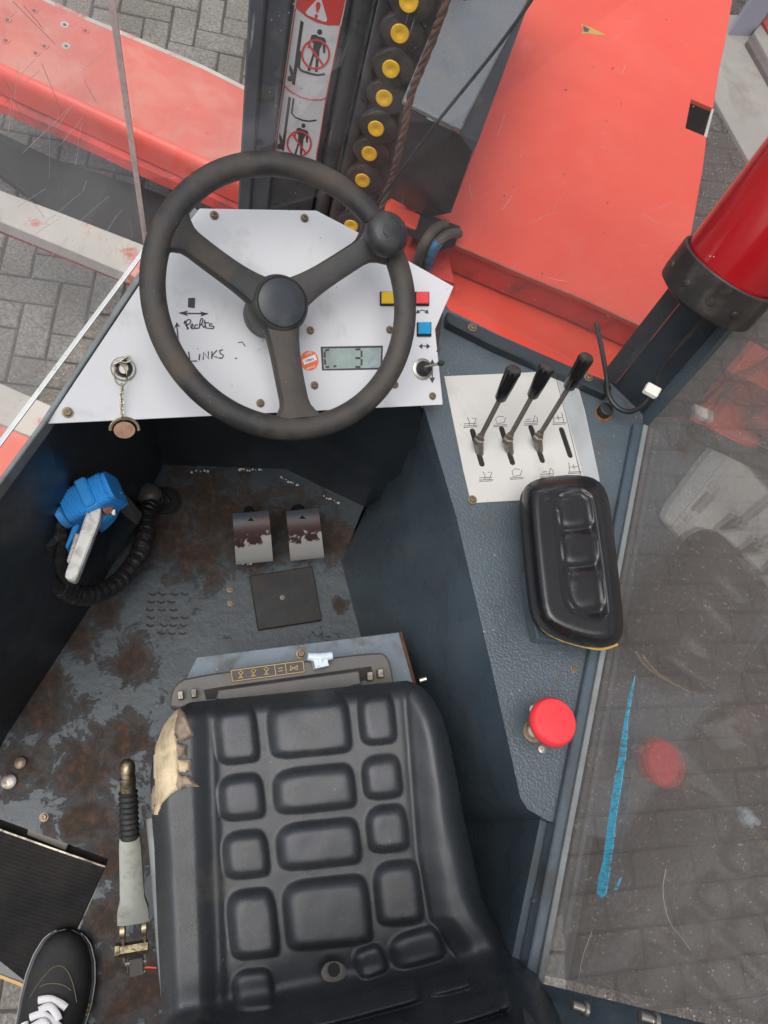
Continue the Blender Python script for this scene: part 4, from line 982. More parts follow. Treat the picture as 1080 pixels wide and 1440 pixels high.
# orange sticker
os_ = pl_slab('round_sticker', circ(435, 507, 13, 14, 24), pd, .0008, .0007, m['orange'], dash); os_['label'] = 'round orange inspection sticker with white band'
pl_slab('white_band', [(425, 506), (443, 498), (446, 506), (428, 513)], pd, .0013, .0004, m['stickerw'], os_)
u_ = (pd.at(446, 503) - pd.at(426, 510)).normalized(); v_ = WN.cross(u_)
text('band_text', 'Lifters', .0055, pd.at(435.5, 506, .0018), u_, v_, m['ink'], os_)
text('sticker_text', 'LMB', .006, pd.at(434, 497, .0014), u_, v_, m['stickerw'], os_)
text('sticker_text', 'SERVICE', .004, pd.at(437, 517, .0014), u_, v_, m['stickerw'], os_)
# joystick
js = thing('mini_joystick', pd.at(597, 518), 'small black rubber booted joystick with metal tip on the white panel', 'joystick')
lathe('ring', pd.at(594, 519), WN, [(.0175, 0), (.0175, .002), (.0155, .003), (0, .003)], m['steel'], js, 32)
lathe('boot', pd.at(594, 519, .002), (WN + Vector((.1, 0, 0))), [(.012, 0), (.0125, .004), (.010, .007), (.0105, .010), (.008, .013), (.008, .016), (.004, .018)], m['matt'], js, 24)
j0 = pd.at(598, 516, .018); j1 = pd.at(619, 511, .036)
tube('rod', [j0, j1], .0022, m['steel'], js, 10); aj = (j1 - j0).normalized()
lathe('tip', j1 - aj * .004, aj, [(.003, 0), (.0045, .003), (.0045, .008), (.002, .011), (0, .0115)], m['matt'], js, 14)
# ================================================================== STEERING WHEEL
RW, rt = .1735, .0162
def fit_wheel():
    n = WN; u = (Vector((1, 0, 0)) - n * n.x).normalized(); v = n.cross(u)
    return n, u, v
wn, wu, wv = fit_wheel()
def wheel_ext(c, r):
    xs, ys = [], []
    for i in range(48):
        a_ = 2 * math.pi * i / 48; e = wu * math.cos(a_) + wv * math.sin(a_)
        for j in range(8):
            b_ = 2 * math.pi * j / 8; q = proj(c + e * (r + rt * math.cos(b_)) + wn * rt * math.sin(b_)); xs.append(q[0]); ys.append(q[1])
    return min(xs), max(xs), min(ys), max(ys)
wc = WC.copy()
for _ in range(4):
    e = wheel_ext(wc, RW); wc = Plane(wc, wn).at(*[a + b for a, b in zip(proj(wc), (390 - (e[0] + e[1]) / 2, 416 - (e[2] + e[3]) / 2))])
    RW *= (388 + 408) / ((e[1] - e[0]) + (e[3] - e[2]))
print('wheel', [round(x) for x in wheel_ext(wc, RW)], RW, wc)
pw = Plane(wc, wn)
sw_ = thing('steering_wheel', wc - wn * .1, 'black grained three spoke steering wheel with spinner knob', 'steering wheel')
bmw = bmesh.new(); NA = 120; rr_ = []
for i in range(NA):
    a_ = 2 * math.pi * i / NA; e = wu * math.cos(a_) + wv * math.sin(a_)
    rr_.append([wc + e * (RW + rt * math.cos(2 * math.pi * j / 20)) + wn * rt * math.sin(2 * math.pi * j / 20) * .95 for j in range(20)])
vs_ = [[bmw.verts.new(p) for p in r] for r in rr_]
for i in range(NA):
    for j in range(20): bmw.faces.new((vs_[i][j], vs_[(i + 1) % NA][j], vs_[(i + 1) % NA][(j + 1) % 20], vs_[i][(j + 1) % 20]))
finish(bmw, 'rim', m['wheel'], sw_, smooth=True)
hubc = Plane(wc - wn * .022, wn).at(393, 428)
HB = hubc
lathe('hub', HB - wn * .03, wn, [(.030, 0), (.040, .004), (.0415, .02), (.0405, .032), (.0375, .040), (.0345, .0425), (.0338, .041), (0, .041)], m['wheel'], sw_, 48)
lathe('hub_cap', HB - wn * .03 + wn * .0408, wn, [(.0335, 0), (.033, .003), (.031, .0042), (.015, .0052), (0, .0055)], m['cap'], sw_, 48)
lathe('column', HB - wn * .085, wn, [(.030, 0), (.033, .01), (.038, .057)], m['wheel'], sw_, 32)
def spoke(tx, ty, w0, w1):
    e_ = pw.at(tx, ty); d0 = (e_ - HB); d0 = (d0 - wn * d0.dot(wn)).normalized(); sd_v = wn.cross(d0); rings = []; K = 16
    start = HB + d0 * .02 - wn * .004; end = e_ - d0 * .004
    for i in range(K + 1):
        t_ = i / K; c = start.lerp(end, t_) + wn * (-.010 * math.sin(math.pi * t_) * .6)
        fl_ = (1 - t_) ** 5 * .010 + max(0, (t_ - .82) / .18) ** 2 * .016
        hw = lerp(w0, w1, t_) / 2 + fl_; th_ = lerp(.012, .0095, t_)
        prof = [(-1, -.6), (-1, .25), (-.86, .8), (-.5, 1), (.5, 1), (.86, .8), (1, .25), (1, -.6), (.6, -1), (-.6, -1)]
        rings.append([c + sd_v * hw * a_ + wn * th_ * b_ for a_, b_ in prof])
    bms_ = bmesh.new(); add_loft(bms_, rings); finish(bms_, 'spoke', m['wheel'], sw_, auto=True)
spoke(243, 322, .033, .034); spoke(530, 340, .034, .034); spoke(420, 592, .038, .040)
kb = pw.at(528, 341); ka = (wn + Vector((.03, .02, 0))).normalized()
lathe('knob_stem', kb, ka, [(.012, .005), (.012, .03)], m['matt'], sw_, 16)
lathe('spinner_knob', kb + ka * .022, ka, [(.018, 0), (.029, .004), (.0305, .012), (.0305, .018), (.0285, .022), (.0255, .027), (.020, .0305), (.010, .0325), (0, .033)], m['wheelknob'], sw_, 40)
pkb = Plane(kb + ka * .0545, ka)
ink('embossed_mark', [[(545 + x, 325 + y) for x, y in ((-5, -5), (2, -5), (5, 0), (4, 6), (-2, 6), (-5, 1))]], pkb, .0004, .0012, m['cap'], sw_, True, .002)
# ================================================================== WINDOW PANES
def pane(name, pts, plane, mat, label, th=.005, edge=None):
    o = slab(name, [plane.at(x, y) if isinstance(x, (int, float)) else x for x, y in pts], plane.n * -th, mat)
    tag(o, label, 'window pane'); return o
# left pane
l0, l1 = P(33, 582, ZL + .01), P(208, 348, ZL + .01)
dl = (l1 - l0).normalized(); nl = dl.cross(UP); nl = nl if nl.y < 0 or nl.x > 0 else -nl
if (CAM - l0).dot(nl) < 0: nl = -nl
pl_ = Plane(l0, nl)
seam_top = pl_.at(160, 0)
ldir = (seam_top - l1).normalized()
def pane_world(name, V, n, th, mat, label):
    n = Vector(n).normalized(); o = slab(name, V, -n * th, mat); tag(o, label, 'window pane'); return o
h_ = 1.0
pl_obj = pane_world('side_window', [l0 - dl * .35, l1, l1 + ldir * h_, l0 - dl * .35 + ldir * h_], nl, .006, m['paneL'], 'scratched clear side window left of the dashboard with bright lower edge')
slab('lower_edge', [l0 - dl * .35 + nl * .0006 - UP * .001, l1 + nl * .0006 - UP * .001, l1 - nl * .0056 - UP * .001, l0 - dl * .35 - nl * .0056 - UP * .001], (0, 0, -.003), m['paneedge'], pl_obj)
slab('corner_strip', [l1 + nl * .001, l1 + nl * .001 + dl * .0014, l1 - nl * .007 + dl * .0014, l1 - nl * .007], ldir * h_, m['paneedge2'], pl_obj)
rs_ = random.Random(5); bmx = bmesh.new()
for i in range(48):
    x0, y0 = rs_.uniform(-10, 195), rs_.uniform(0, 420); an = rs_.choice((R_(100), R_(95), R_(-50), R_(-42), R_(60))) + rs_.gauss(0, .12); L_ = rs_.uniform(15, 95)
    pts = [(x0 + math.cos(an) * L_ * t_ + rs_.gauss(0, .6) , y0 + math.sin(an) * L_ * t_ + rs_.gauss(0, .6)) for t_ in (0, .35, .7, 1)]
    if all(y < 560 - 1.14 * x and x < 150 + y * .15 for x, y in pts): ribbon(bmx, pts, pl_, .0006, rs_.uniform(.0002, .00045), .0002)
o = finish(bmx, 'scratches', m['scratchw'], pl_obj); o['kind'] = 'stuff'
# front panes
f0 = l1 + dl * .008; f1 = P(505, 318, .66) ; f2 = P(866, 540, ZC + .03)
f1 = P(470, 270, ZL + .01)
df = (f1 - f0).normalized(); nf = df.cross(UP); nf = nf if (CAM - f0).dot(nf) > 0 else -nf
nf.normalize()
fo = pane_world('front_window', [f0, f1, f1 + UP * h_, f0 + ldir * h_], nf, .005, m['paneF'], 'clear front window in front of the mast and warning sticker')
g0 = P(512, 318, ZC + .03); g0 = f1 + (f1 - f0).normalized() * .004; g0.z = ZC + .03
g1 = f2; dg = (g1 - g0).normalized(); ng = dg.cross(UP); ng = ng if (CAM - g0).dot(ng) > 0 else -ng
ldp = ld
go = pane_world('corner_window', [g0, g1, g1 + ldp * 1.1, g0 + UP * 1.05], ng.normalized(), .005, m['paneC'], 'clear window slanting across the red hood right of the steering wheel')
# right pane
V0 = Q1 + ld * .0; pr_n = pR.n
rtop = (pR.at(1080, 1440) - Q2).normalized()
Vr = [Q1 + UP * .0, Q2, Q2 + rtop * .95, Q1 + ld * 1.05]
Vr = [v - pr_n * (v - Q1).dot(pr_n) for v in Vr]
ro = pane_world('right_window', Vr, pr_n, .006, m['paneR'], 'large dusty window right of the console with a sky blue paint smear')
slab('grimy_edge', [Q1 + pr_n * .0008, Q2 + pr_n * .0008, Q2 + pup * .014 + pr_n * .0008, Q1 + pup * .006 + pr_n * .0008], pr_n * -.0005, m['grime'], ro)
def RP(pts, off=.0012): return [(x, y) for x, y in pts]
def smear(pts, mat, name):
    slab(name, [pR.at(x, y, .0012) for x, y in pts], pR.n * -.0006, mat, ro)
smear([(893, 949), (890, 970), (883, 1010), (880, 1060), (874, 1100), (866, 1150), (862, 1190), (857, 1225), (852, 1256), (846, 1264), (839, 1256), (841, 1236), (848, 1210), (853, 1170), (860, 1120), (869, 1070), (875, 1030), (884, 980)], m['smear'], 'paint_smear')
smear([(871, 1235), (874, 1232), (868, 1250), (863, 1252)], m['smear'], 'paint_smear')
bmx = bmesh.new()
for l in ([(936, 1222), (932, 1250), (936, 1280), (945, 1303), (958, 1318), (971, 1336)], [(843, 1378), (862, 1392), (890, 1412)], [(812, 1395), (818, 1350), (832, 1310)]):
    ribbon(bmx, [(v.x, v.y) for v in spline([(a, b, 0) for a, b in l], 5)], pR, .001, .0009, .0003)
finish(bmx, 'scratch', m['scratchw'], ro)
# bolts holding it
for x, y in ((768, 1273),):
    q = pR.at(x, y, .004); lathe('pane_bolt', q - pR.n * .006, pR.n, [(.005, 0), (.005, .012), (.003, .014), (.003, .028), (0, .029)], m['steel'], ro, 12)
# rear frame below it
rf0 = Q2 + dd * .012; rr2 = Vector((0, 0, 0))
rf = struct(slab('rear_frame', [rf0 - rtop * .05 - outn * .03, rf0 + dd * .07 - rtop * .05 - outn * .03, rf0 + dd * .07 + rtop * .95 - outn * .002, rf0 + rtop * .95 - outn * .002], outn * .03, m['blue'], None, .003))
for x, y in ((818, 1418), (915, 1434)):
    pb_ = Plane(rf0 - outn * .02, -outn); q = pb_.at(x, y, .012); lathe('frame_bolt', q + outn * .006, -outn, [(.0085, 0), (.0085, .004), (.005, .005), (.005, .018), (0, .019)], m['steel'], rf, 12)
rw = struct(slab('added_rear_wall', [Vector((-.62, -.80, -.03)), Vector((.62, -.80, -.03)), Vector((.62, -.80, 1.9)), Vector((-.62, -.80, 1.9))], (0, -.03, 0), m['wall'], None, .004))  # unseen, added behind the seat to darken the vinyl and the rear of the cab
# ================================================================== SEAT
seat = thing('driver_seat', P(430, 1150, .10), 'black vinyl driver seat with quilted blocks and torn tan foam corner', 'seat')
ZP = .30
px_slab('mount_plate', [(263, 951), (277, 924), (561, 889), (580, 957), (600, 1040), (250, 1080)], ZP, .005, m['plate'], seat, .001)
tube('plate_edge', [P(563, 889, ZP - .003), P(582, 957, ZP - .003), P(592, 1000, ZP - .003)], .003, M('rusted_edge', (.10, .042, .02), .9, vary=.4, vscale=60), seat, 6)
px_slab('pedestal', [(290, 940), (545, 915), (600, 1100), (560, 1250), (260, 1250), (270, 1080)], ZP - .006, ZP - .01, m['wall'], seat, .003)
hz_ = ZP + .055
px_slab('suspension_housing', chaikin([(238, 1000), (239, 978), (246, 962), (262, 952), (400, 933), (533, 916), (545, 922), (551, 938), (556, 975), (400, 1000)], 1), hz_, .05, m['house'], seat, .003)
px_slab('recess', [(286, 970), (310, 966), (500, 940), (522, 937), (526, 955), (400, 972), (290, 984)], hz_ + .0012, .001, m['blackhole'], seat)
px_slab('slide_plate', [(303, 984), (307, 970), (505, 943), (508, 962), (400, 990)], hz_ + .022, .018, m['house'], seat, .002)
for x, y, s_ in ((253, 977, 1), (272, 974, 1), (535, 946, 1), (520, 950, 1)):
    px_slab('bracket', [(x - 4, y - 5), (x + 4, y - 6), (x + 5, y + 6), (x - 3, y + 7)], hz_ + .015, .013, m['dsteel'], seat, .001)
lathe('stud', P(590, 957, ZP + .02), (1, .2, .2), [(.006, 0), (.006, .012), (0, .013)], m['steel'], seat, 10)
screw(P(423, 920, ZP), UP, seat, 1.3)
phs = Plane((0, 0, hz_), UP)
lbl = pl_slab('adjust_label', [(323, 941), (427, 927), (430, 946), (326, 960)], phs, .0008, .0007, m['print'], seat); lbl['label'] = 'black label with gold seat pictograms'
ln = [[(325, 943), (426, 929.5)], [(327, 958), (428, 944.5)], [(325, 943), (327, 958)], [(426, 929.5), (428, 944.5)], [(386, 935), (388, 950)], [(401, 933), (403, 948)]]
for x0 in (338, 356, 374): 
    y0 = 951 - (x0 - 327) * .134
    ln += [[(x0 - 3, y0 - 5), (x0 + 3, y0 + 4)], [(x0 + 4, y0 - 5), (x0 - 2, y0 + 4)], [(x0 - 1, y0 - 6), (x0 + 2, y0 - 6)], [(x0 - 3, y0 + 4), (x0 + 4, y0 + 3)]]
ln += [[(391, 944), (398, 943)], [(391, 940), (398, 939)], [(408, 943), (418, 936)], [(408, 937), (418, 942)], [(408, 943), (409, 936)], [(418, 942), (418, 935)]]
ink('gold_pictograms', ln, phs, .0014, .0009, m['gold'], lbl)
bmk = bmesh.new()
kc = P(450, 925, hz_ + .02)
add_box(bmk, kc + Vector((.0, -.006, -.006)), (.011, .002, 0), (-.002, .010, 0), (0, 0, .012))
for an in (15, 165, 270):
    c_ = Vector((math.cos(R_(an)), math.sin(R_(an)) * .5, .05)); add_tube(bmk, [kc, kc + c_ * .011, kc + c_ * .021], lambda t_: .0085 - .002 * t_, 10)
bmesh.ops.recalc_face_normals(bmk, faces=bmk.faces[:])
finish(bmk, 'adjust_knob', m['knob'], seat, auto=True)
xl_pts = [(0, 268), (4, 256), (12, 243), (30, 229), (60, 217), (100, 211), (150, 213), (200, 217), (300, 221), (400, 226), (460, 230), (700, 245)]
xr_pts = [(0, 572), (5, 584), (14, 597), (30, 609), (55, 622), (90, 632), (140, 642), (200, 652), (252, 664), (310, 676), (345, 690), (380, 713), (410, 738), (440, 760), (463, 774), (505, 790), (700, 850)]
def smooth_tab(pts):
    def f(s_): return (interp(s_ - 4, pts) + 2 * interp(s_, pts) + interp(s_ + 4, pts)) / 4 if s_ > 6 else interp(s_, pts)
    return f
sxl, sxr = smooth_tab(xl_pts), smooth_tab(xr_pts)
yt = lambda x: 988 - (x - 262) * .1
BL = []
def B(x0, y0, x1, y1, h=.015, r=12, rot=-6): BL.append(((x0 + x1) / 2, (y0 + y1) / 2, (x1 - x0) / 2, (y1 - y0) / 2, h, r, R_(rot)))
B(301, 990, 361, 1073); B(376, 982, 491, 1062); B(504, 970, 554, 1046)
B(306, 1089, 370, 1152); B(383, 1078, 498, 1140); B(509, 1062, 563, 1122)
B(312, 1168, 376, 1234); B(388, 1154, 505, 1219); B(515, 1132, 572, 1197)
B(320, 1250, 388, 1347, .016, 14); B(398, 1234, 519, 1332, .016, 16); B(526, 1210, 591, 1300, .016, 14)
B(326, 1362, 384, 1420, .012, 14); B(498, 1330, 541, 1374, .012, 12, -20); B(547, 1308, 622, 1358, .014, 14, -16)
B(425, 1392, 592, 1430, .020, 14, -15); B(597, 1362, 664, 1396, .013, 12, -16); B(622, 1398, 716, 1434, .019, 12, -18)
B(400, 1446, 590, 1500, .012, 14, -12); B(604, 1450, 730, 1500, .012, 14, -12); B(240, 1440, 370, 1500, .018, 14, -12)
def seat_h(x, y, s_, u):
    a, b = sxl(s_), sxr(s_)
    # cushion base with slight hollow, then the backrest rising
    z = .47 - .02 * sstep(60, 300, s_) 
    fold = y + (x - 460) * .20
    k = max(0, fold - 1365)
    z += .0012 * k * sstep(0, 60, k) + .000003 * k * k
    z -= .008 * math.exp(-((fold - 1380) / 30) ** 2)
    dl_, dr_ = x - a, b - x
    # bolsters
    bl0, br0 = lerp(298, 312, min(1, s_ / 400)), interp(y, [(960, 566), (1200, 584), (1290, 600), (1350, 640), (1440, 715), (1500, 740)])
    z += .026 * sstep(6, -34, x - bl0) + .030 * sstep(-6, 44, x - br0)
    z += .004 * math.exp(-((x - bl0) / 6) ** 2) - .004 * math.exp(-((x - br0 - 2) / 5) ** 2)
    # rounded rim
    e = min(dl_, dr_ * .9, s_ + 2)
    z -= .050 * (1 - min(1, max(0, e) / 30)) ** 2.2
    bmax = 0
    for cx, cy, hx, hy, h, r, rot in BL:
        if abs(x - cx) < hx + 20 and abs(y - cy) < hy + 20:
            c_, n_ = math.cos(rot), math.sin(rot); dx, dy = x - cx, y - cy; dx, dy = dx * c_ + dy * n_, -dx * n_ + dy * c_
            ax_, ay_ = hx + 2, hy + 2; p1 = max(2.6, ax_ / 15) if dx < 0 else max(5, ax_ / 5.5); p2 = max(2.8, ay_ / 13) if dy < 0 else max(5, ay_ / 5.5); g_ = 1 - (abs(dx) / ax_) ** p1 - (abs(dy) / ay_) ** p2
            v_ = h * 1.3 * sstep(-.03, 1.0, g_)
            bmax = max(bmax, v_)
    z += bmax * sstep(0, 16, s_)
    # dimple of the drain eyelet
    d = math.hypot(x - 469, y - 1364); z -= .010 * math.exp(-(d / 16) ** 4)
    z += .0012 * noise.noise(Vector((x * .03, y * .03, 0)))
    return z
cush = grid_cushion('cushion', sxl, sxr, yt, 0, 640, seat_h, m['vinyl'], seat, 230, 280, .06)
def seat_pt(x, y, off=0):
    s_ = y - yt(x); return P(x, y, seat_h(x, y, s_, 0) + off)
# eyelet
e0 = seat_pt(469, 1364, .003)
lathe('drain_eyelet', e0, (0, .25, 1), [(.0185, 0), (.018, .004), (.013, .0055), (.0085, .005), (.008, -.004 + .005), (0, .001)], m['house'], seat, 28)
lathe('eyelet_hole', e0 + Vector((0, .25, 1)).normalized() * .0016, (0, .25, 1), [(.0082, 0), (.0082, .0012), (0, .0013)], m['blackhole'], seat, 20)
# shell edge on the left
tube('shell_edge', [P(x, y, .40) for x, y in [(214, 1150), (219, 1200), (224, 1260), (229, 1330), (236, 1400), (244, 1470), (250, 1540)]], .009, m['rail'], seat, 10, 4)
slab('seat_shell', [P(x, y, .40) for x, y in chaikin([(250, 992), (570, 962), (618, 1040), (650, 1200), (672, 1300), (700, 1400), (720, 1500), (240, 1500), (222, 1300), (216, 1150), (222, 1050)], 1)], (0, 0, -.03), m['matt'], seat, .004)
# torn foam
def patch(name, poly, off, mat, step=1.6, th=.002, ruffle=0):
    bmp = bmesh.new(); xs = [p[0] for p in poly]; ys = [p[1] for p in poly]; G = {}
    nx, ny = int((max(xs) - min(xs)) / step) + 1, int((max(ys) - min(ys)) / step) + 1
    def vert(i, j):
        if (i, j) not in G:
            x, y = min(xs) + i * step, min(ys) + j * step; s_ = y - yt(x)
            xx = max(x, sxl(max(s_, 0)) + .3)
            if s_ < 0: y = yt(xx)
            d = seg_d(x, y, poly)
            G[(i, j)] = bmp.verts.new(seat_pt(xx, y, off * min(1, .25 + d / 5) + ruffle * noise.noise(Vector((x * .12, y * .12, 3)))))
        return G[(i, j)]
    for i in range(nx):
        for j in range(ny):
            if inpoly(min(xs) + (i + .5) * step, min(ys) + (j + .5) * step, poly):
                bmp.faces.new((vert(i, j), vert(i + 1, j), vert(i + 1, j + 1), vert(i, j + 1)))
    r = bmesh.ops.extrude_face_region(bmp, geom=bmp.faces[:])
    for v in r['geom']:
        if isinstance(v, bmesh.types.BMVert): v.co.z -= th
    return finish(bmp, name, mat, seat, smooth=True)
tf = patch('torn_foam', [(254, 994), (240, 1003), (228, 1020), (218, 1040), (216, 1075), (217, 1100), (218, 1120), (216, 1145), (221, 1147), (228, 1130), (240, 1118), (252, 1110), (252, 1050), (246, 1030), (250, 1010)], .006, m['foam'], ruffle=.0012)
tf['label'] = 'torn tan foam corner'
for k, pl in enumerate(([(252, 992), (262, 1006), (268, 1020), (274, 1034), (262, 1040), (252, 1042), (244, 1026)], [(247, 1044), (262, 1048), (262, 1064), (251, 1065), (246, 1055)], [(249, 1068), (268, 1068), (268, 1084), (252, 1086)], [(251, 1089), (266, 1092), (280, 1106), (262, 1106), (252, 1112), (245, 1104)], [(212, 1118), (217, 1100), (219, 1125), (214, 1145), (207, 1146)])):
    patch('vinyl_flap', pl, .010, m['flap'] if k not in (2,) else m['foam'], ruffle=.003)
# ================================================================== HAND LEVER
hl = thing('brake_lever', P(190, 1350, 0), 'silver hand lever with black grip and brass end beside the seat', 'lever')
def HP(x, y): return P(x, y, interp(y, [(1066, .30), (1180, .25), (1290, .20), (1370, .15)]))
ax0, ax1 = HP(180, 1068), HP(188, 1300)
axd = (ax0 - ax1).normalized()
g0_, g1_ = HP(182.5, 1178), HP(180, 1112)
lathe('end_fitting', HP(180, 1112), axd, [(.012, 0), (.012, .012), (.0125, .013), (.0125, .022), (.0112, .023), (.0112, .030), (.0122, .031), (.0122, .040), (.010, .046), (.006, .050), (0, .051)], m['brass'], hl, 24)
Lg = (g1_ - g0_).length
lathe('grip', g0_, axd, [(.0145, 0)] + [(.0152 - .0022 * (i % 2), Lg * (i + .5) / 17) for i in range(17)] + [(.013, Lg)], m['matt'], hl, 24)
rings = []
side = axd.cross(UP).normalized(); nup = side.cross(axd)
for y, wv_, th_ in ((1176, .0125, .009), (1186, .0135, .009), (1230, .0145, .009), (1262, .0155, .009), (1278, .0195, .009), (1296, .0200, .008)):
    c = HP(lerp(182.5, 188, (y - 1176) / 124), y)
    rings.append([c + side * wv_ * 1.2 * a_ + nup * th_ * b_ for a_, b_ in ((-1, -.6), (-1, .6), (-.7, 1), (.7, 1), (1, .6), (1, -.6), (.7, -1), (-.7, -1))])
loft('bar', rings, m['silver'], hl)
for sx in (-1, 1):
    c = HP(188, 1306) + side * .0165 * sx
    bmk = bmesh.new(); add_tube(bmk, [c - side * .0035 + Vector((0, 0, 0)), c + side * .0035], .014, 18); finish(bmk, 'clevis_ear', m['brass'], hl, auto=True)
    slab('link_strap', [c + axd * .012 - side * .002, c + axd * .012 + side * .002, c - axd * .055 + side * .002, c - axd * .055 - side * .002], nup * -.012, m['dsteel'], hl, .0008)
bmk = bmesh.new(); c = HP(189, 1334); add_tube(bmk, [c - side * .023, c + side * .021], .0105, 6); finish(bmk, 'hex_bolt', m['brass'], hl)
bmk = bmesh.new(); add_tube(bmk, [c - side * .029, c - side * .0225], .0125, 6); finish(bmk, 'bolt_head', m['brass'], hl)
c = HP(192, 1356); bmk = bmesh.new(); add_box(bmk, c, side * .010, axd * .014, nup * .008); finish(bmk, 'base_block', m['house'], hl)
tube('bent_wire', [HP(180, 1338), HP(180, 1368), HP(184, 1372), HP(204, 1366)], .0014, m['steel'], hl, 6)
tube('red_wire', [HP(199, 1362), HP(208, 1360), HP(220, 1361)], .0016, m['stickerr'], hl, 6)
tube('cross_pin', [HP(176, 1356), HP(206, 1352)], .0035, m['steel'], hl, 8)
# ================================================================== BATTERY PLUG
pg = thing('battery_plug', P(120, 770, .10), 'blue ribbed battery connector with grimy white handle in the foot well', 'connector')
def obb(name, a, b, wv_, dz, mat, parent, bev=.002, zoff=0):
    """box between two world points, wv_ wide and dz deep"""
    d = (b - a).normalized(); s_ = d.cross(UP).normalized() * wv_; u2 = s_.cross(d).normalized()
    return slab(name, [a - s_, a + s_, b + s_, b - s_], u2 * -dz if u2.z > 0 else u2 * dz, mat, parent, bev)
zt = .43
# body: arched housing along axis, ring after ring
a0, b0 = P(97, 716, zt - .01), P(160, 684, zt + .015)
axp = (b0 - a0).normalized(); sp = axp.cross(UP).normalized(); sp = sp if sp.y < 0 else -sp; up2 = sp.cross(axp); up2 = up2 if up2.z > 0 else -up2
def arch(c, w_, h_, t_=.0, n=12):
    f_ = lambda v: math.copysign(abs(v) ** .45, v)
    r = [c - sp * f_(math.cos(math.pi * i / n)) * w_ + up2 * f_(math.sin(math.pi * i / n)) * h_ for i in range(n + 1)]
    r += [c + sp * w_ - up2 * .035, c - sp * w_ - up2 * .035]
    return r
LB = (b0 - a0).length
rings = []; K = 36
for i in range(K + 1):
    t_ = i / K; rib = .0018 if (i % 2 == 0 and (t_ < .42 or t_ > .66)) else 0
    wv_ = .025 + rib; rings.append(arch(a0 + axp * LB * t_, wv_ * (1 if t_ < .9 else .93), (.022 + rib) * (1 if t_ < .9 else .9)))
bmk = bmesh.new(); add_loft(bmk, rings, True); finish(bmk, 'ribbed_body', m['plug'], pg)
slab('smooth_band', [a0 + axp * LB * k1 + sp * k2 + up2 * .0275 for k1, k2 in ((.40, -.027), (.64, -.027), (.64, .020), (.40, .020))], up2 * -.02, m['plug'], pg, .003)
lathe('shroud_ring', a0 - axp * .004 - up2 * .004, -axp, [(.022, 0), (.025, .002), (.025, .012), (.0225, .012), (.0215, .003), (0, .003)], m['plug'], pg, 28)
lathe('shroud_hole', a0 - axp * .0075 - up2 * .004, -axp, [(.0212, 0), (.0212, .0006), (0, .0007)], m['blackhole'], pg, 24)
# side cheek reaching down to the second collar
slab('cheek', [P(112, 710, zt - .005), P(120, 706, zt - .005), P(112, 740, zt - .03), P(94, 772, zt - .05), P(91, 768, zt - .05), P(104, 735, zt - .03)], (0, 0, -.03), m['plug'], pg, .002)
slab('tie_bar', [P(77, 722, zt - .03), P(82, 724, zt - .03), P(74, 745, zt - .05), P(69, 743, zt - .05)], (0, 0, -.01), m['plug'], pg, .001)
lathe('small_collar', P(68, 757, zt - .06), (P(75, 750, zt - .03) - P(66, 766, zt - .07)), [(.014, 0), (.016, .002), (.016, .016), (.014, .016)], m['plug'], pg, 20)
slab('lower_body', [P(138, 697, zt), P(170, 688, zt), P(172, 694, zt), P(160, 722, zt - .02), P(146, 736, zt - .03), P(136, 742, zt - .03)], (0, 0, -.035), m['plug'], pg, .004)
hd = slab('handle', [P(127, 709, zt + .012), P(134, 709, zt + .012), P(142, 714, zt + .012), P(140, 730, zt + .01), P(108, 814, zt - .01), P(104, 818, zt - .01), P(91, 812, zt - .01), P(92, 804, zt - .01), P(124, 716, zt + .012)], (0, 0, -.02), m['plughandle'], pg, .002)
slab('handle_stop', [P(106, 748, zt - .02), P(112, 752, zt - .02), P(98, 792, zt - .04), P(93, 790, zt - .04)], (0, 0, -.02), m['plughandle'], pg, .002)
lathe('rusty_contact', P(151, 716, zt - .0), (.4, -.2, 1), [(.008, -.01), (.008, .004), (.004, .006), (0, .006)], M('orange_rust', (.25, .09, .04), .8, vary=.5, vscale=200), pg, 8)
slab('contact_tab', [P(156, 716, zt), P(162, 716, zt), P(162, 724, zt), P(157, 723, zt)], (0, 0, -.006), m['ivory'], pg, .001)
# cables
def rough_tube(name, pts, r, mat, parent, wave=.0, freq=60, n=12, k=10):
    path = spline(pts, k); return tube(name, path, (lambda t_: r * (1 + wave * math.sin(t_ * freq) + wave * .6 * math.sin(t_ * freq * 2.3 + 1))), mat, parent, n)
rough_tube('cable', [P(92, 706, zt - .01), P(88, 722, zt - .02), P(84, 755, zt - .06), P(82, 785, zt - .12), P(88, 806, .26), P(102, 824, .20)], .0125, m['wrap'], pg, .05, 90)
rough_tube('cable', [P(68, 757, zt - .04), P(64, 778, .34), P(65, 800, .29), P(74, 820, .25), P(94, 834, .20)], .0145, m['wrap'], pg, .05, 90)
rough_tube('sleeve', [P(82, 824, .23), P(98, 834, .19), P(122, 838, .155), P(150, 829, .12), P(175, 810, .095), P(195, 780, .08), P(205, 748, .07), P(206, 722, .06), P(215, 706, .05), P(228, 704, .03)], .0185, m['wrap'], pg, .035, 150, 14, 22)
t = thing('cable_bracket', P(190, 720, .02), 'dark steel bracket behind the blue connector near the drain hole', 'bracket')
slab('arm', [P(168, 690, .24), P(176, 692, .24), P(200, 720, .16), P(192, 736, .16), P(162, 712, .22)], (0, 0, -.02), m['house'], t, .003)
slab('leg', [P(168, 712, .16), P(192, 736, .15), P(150, 800, .03), P(130, 815, .02), P(140, 770, .08)], (0, 0, -.012), m['wall'], t, .002)
lathe('gland', P(214, 704, .03), (-.2, .2, 1), [(.026, 0), (.026, .03), (.02, .04), (.012, .045)], m['house'], t, 20)
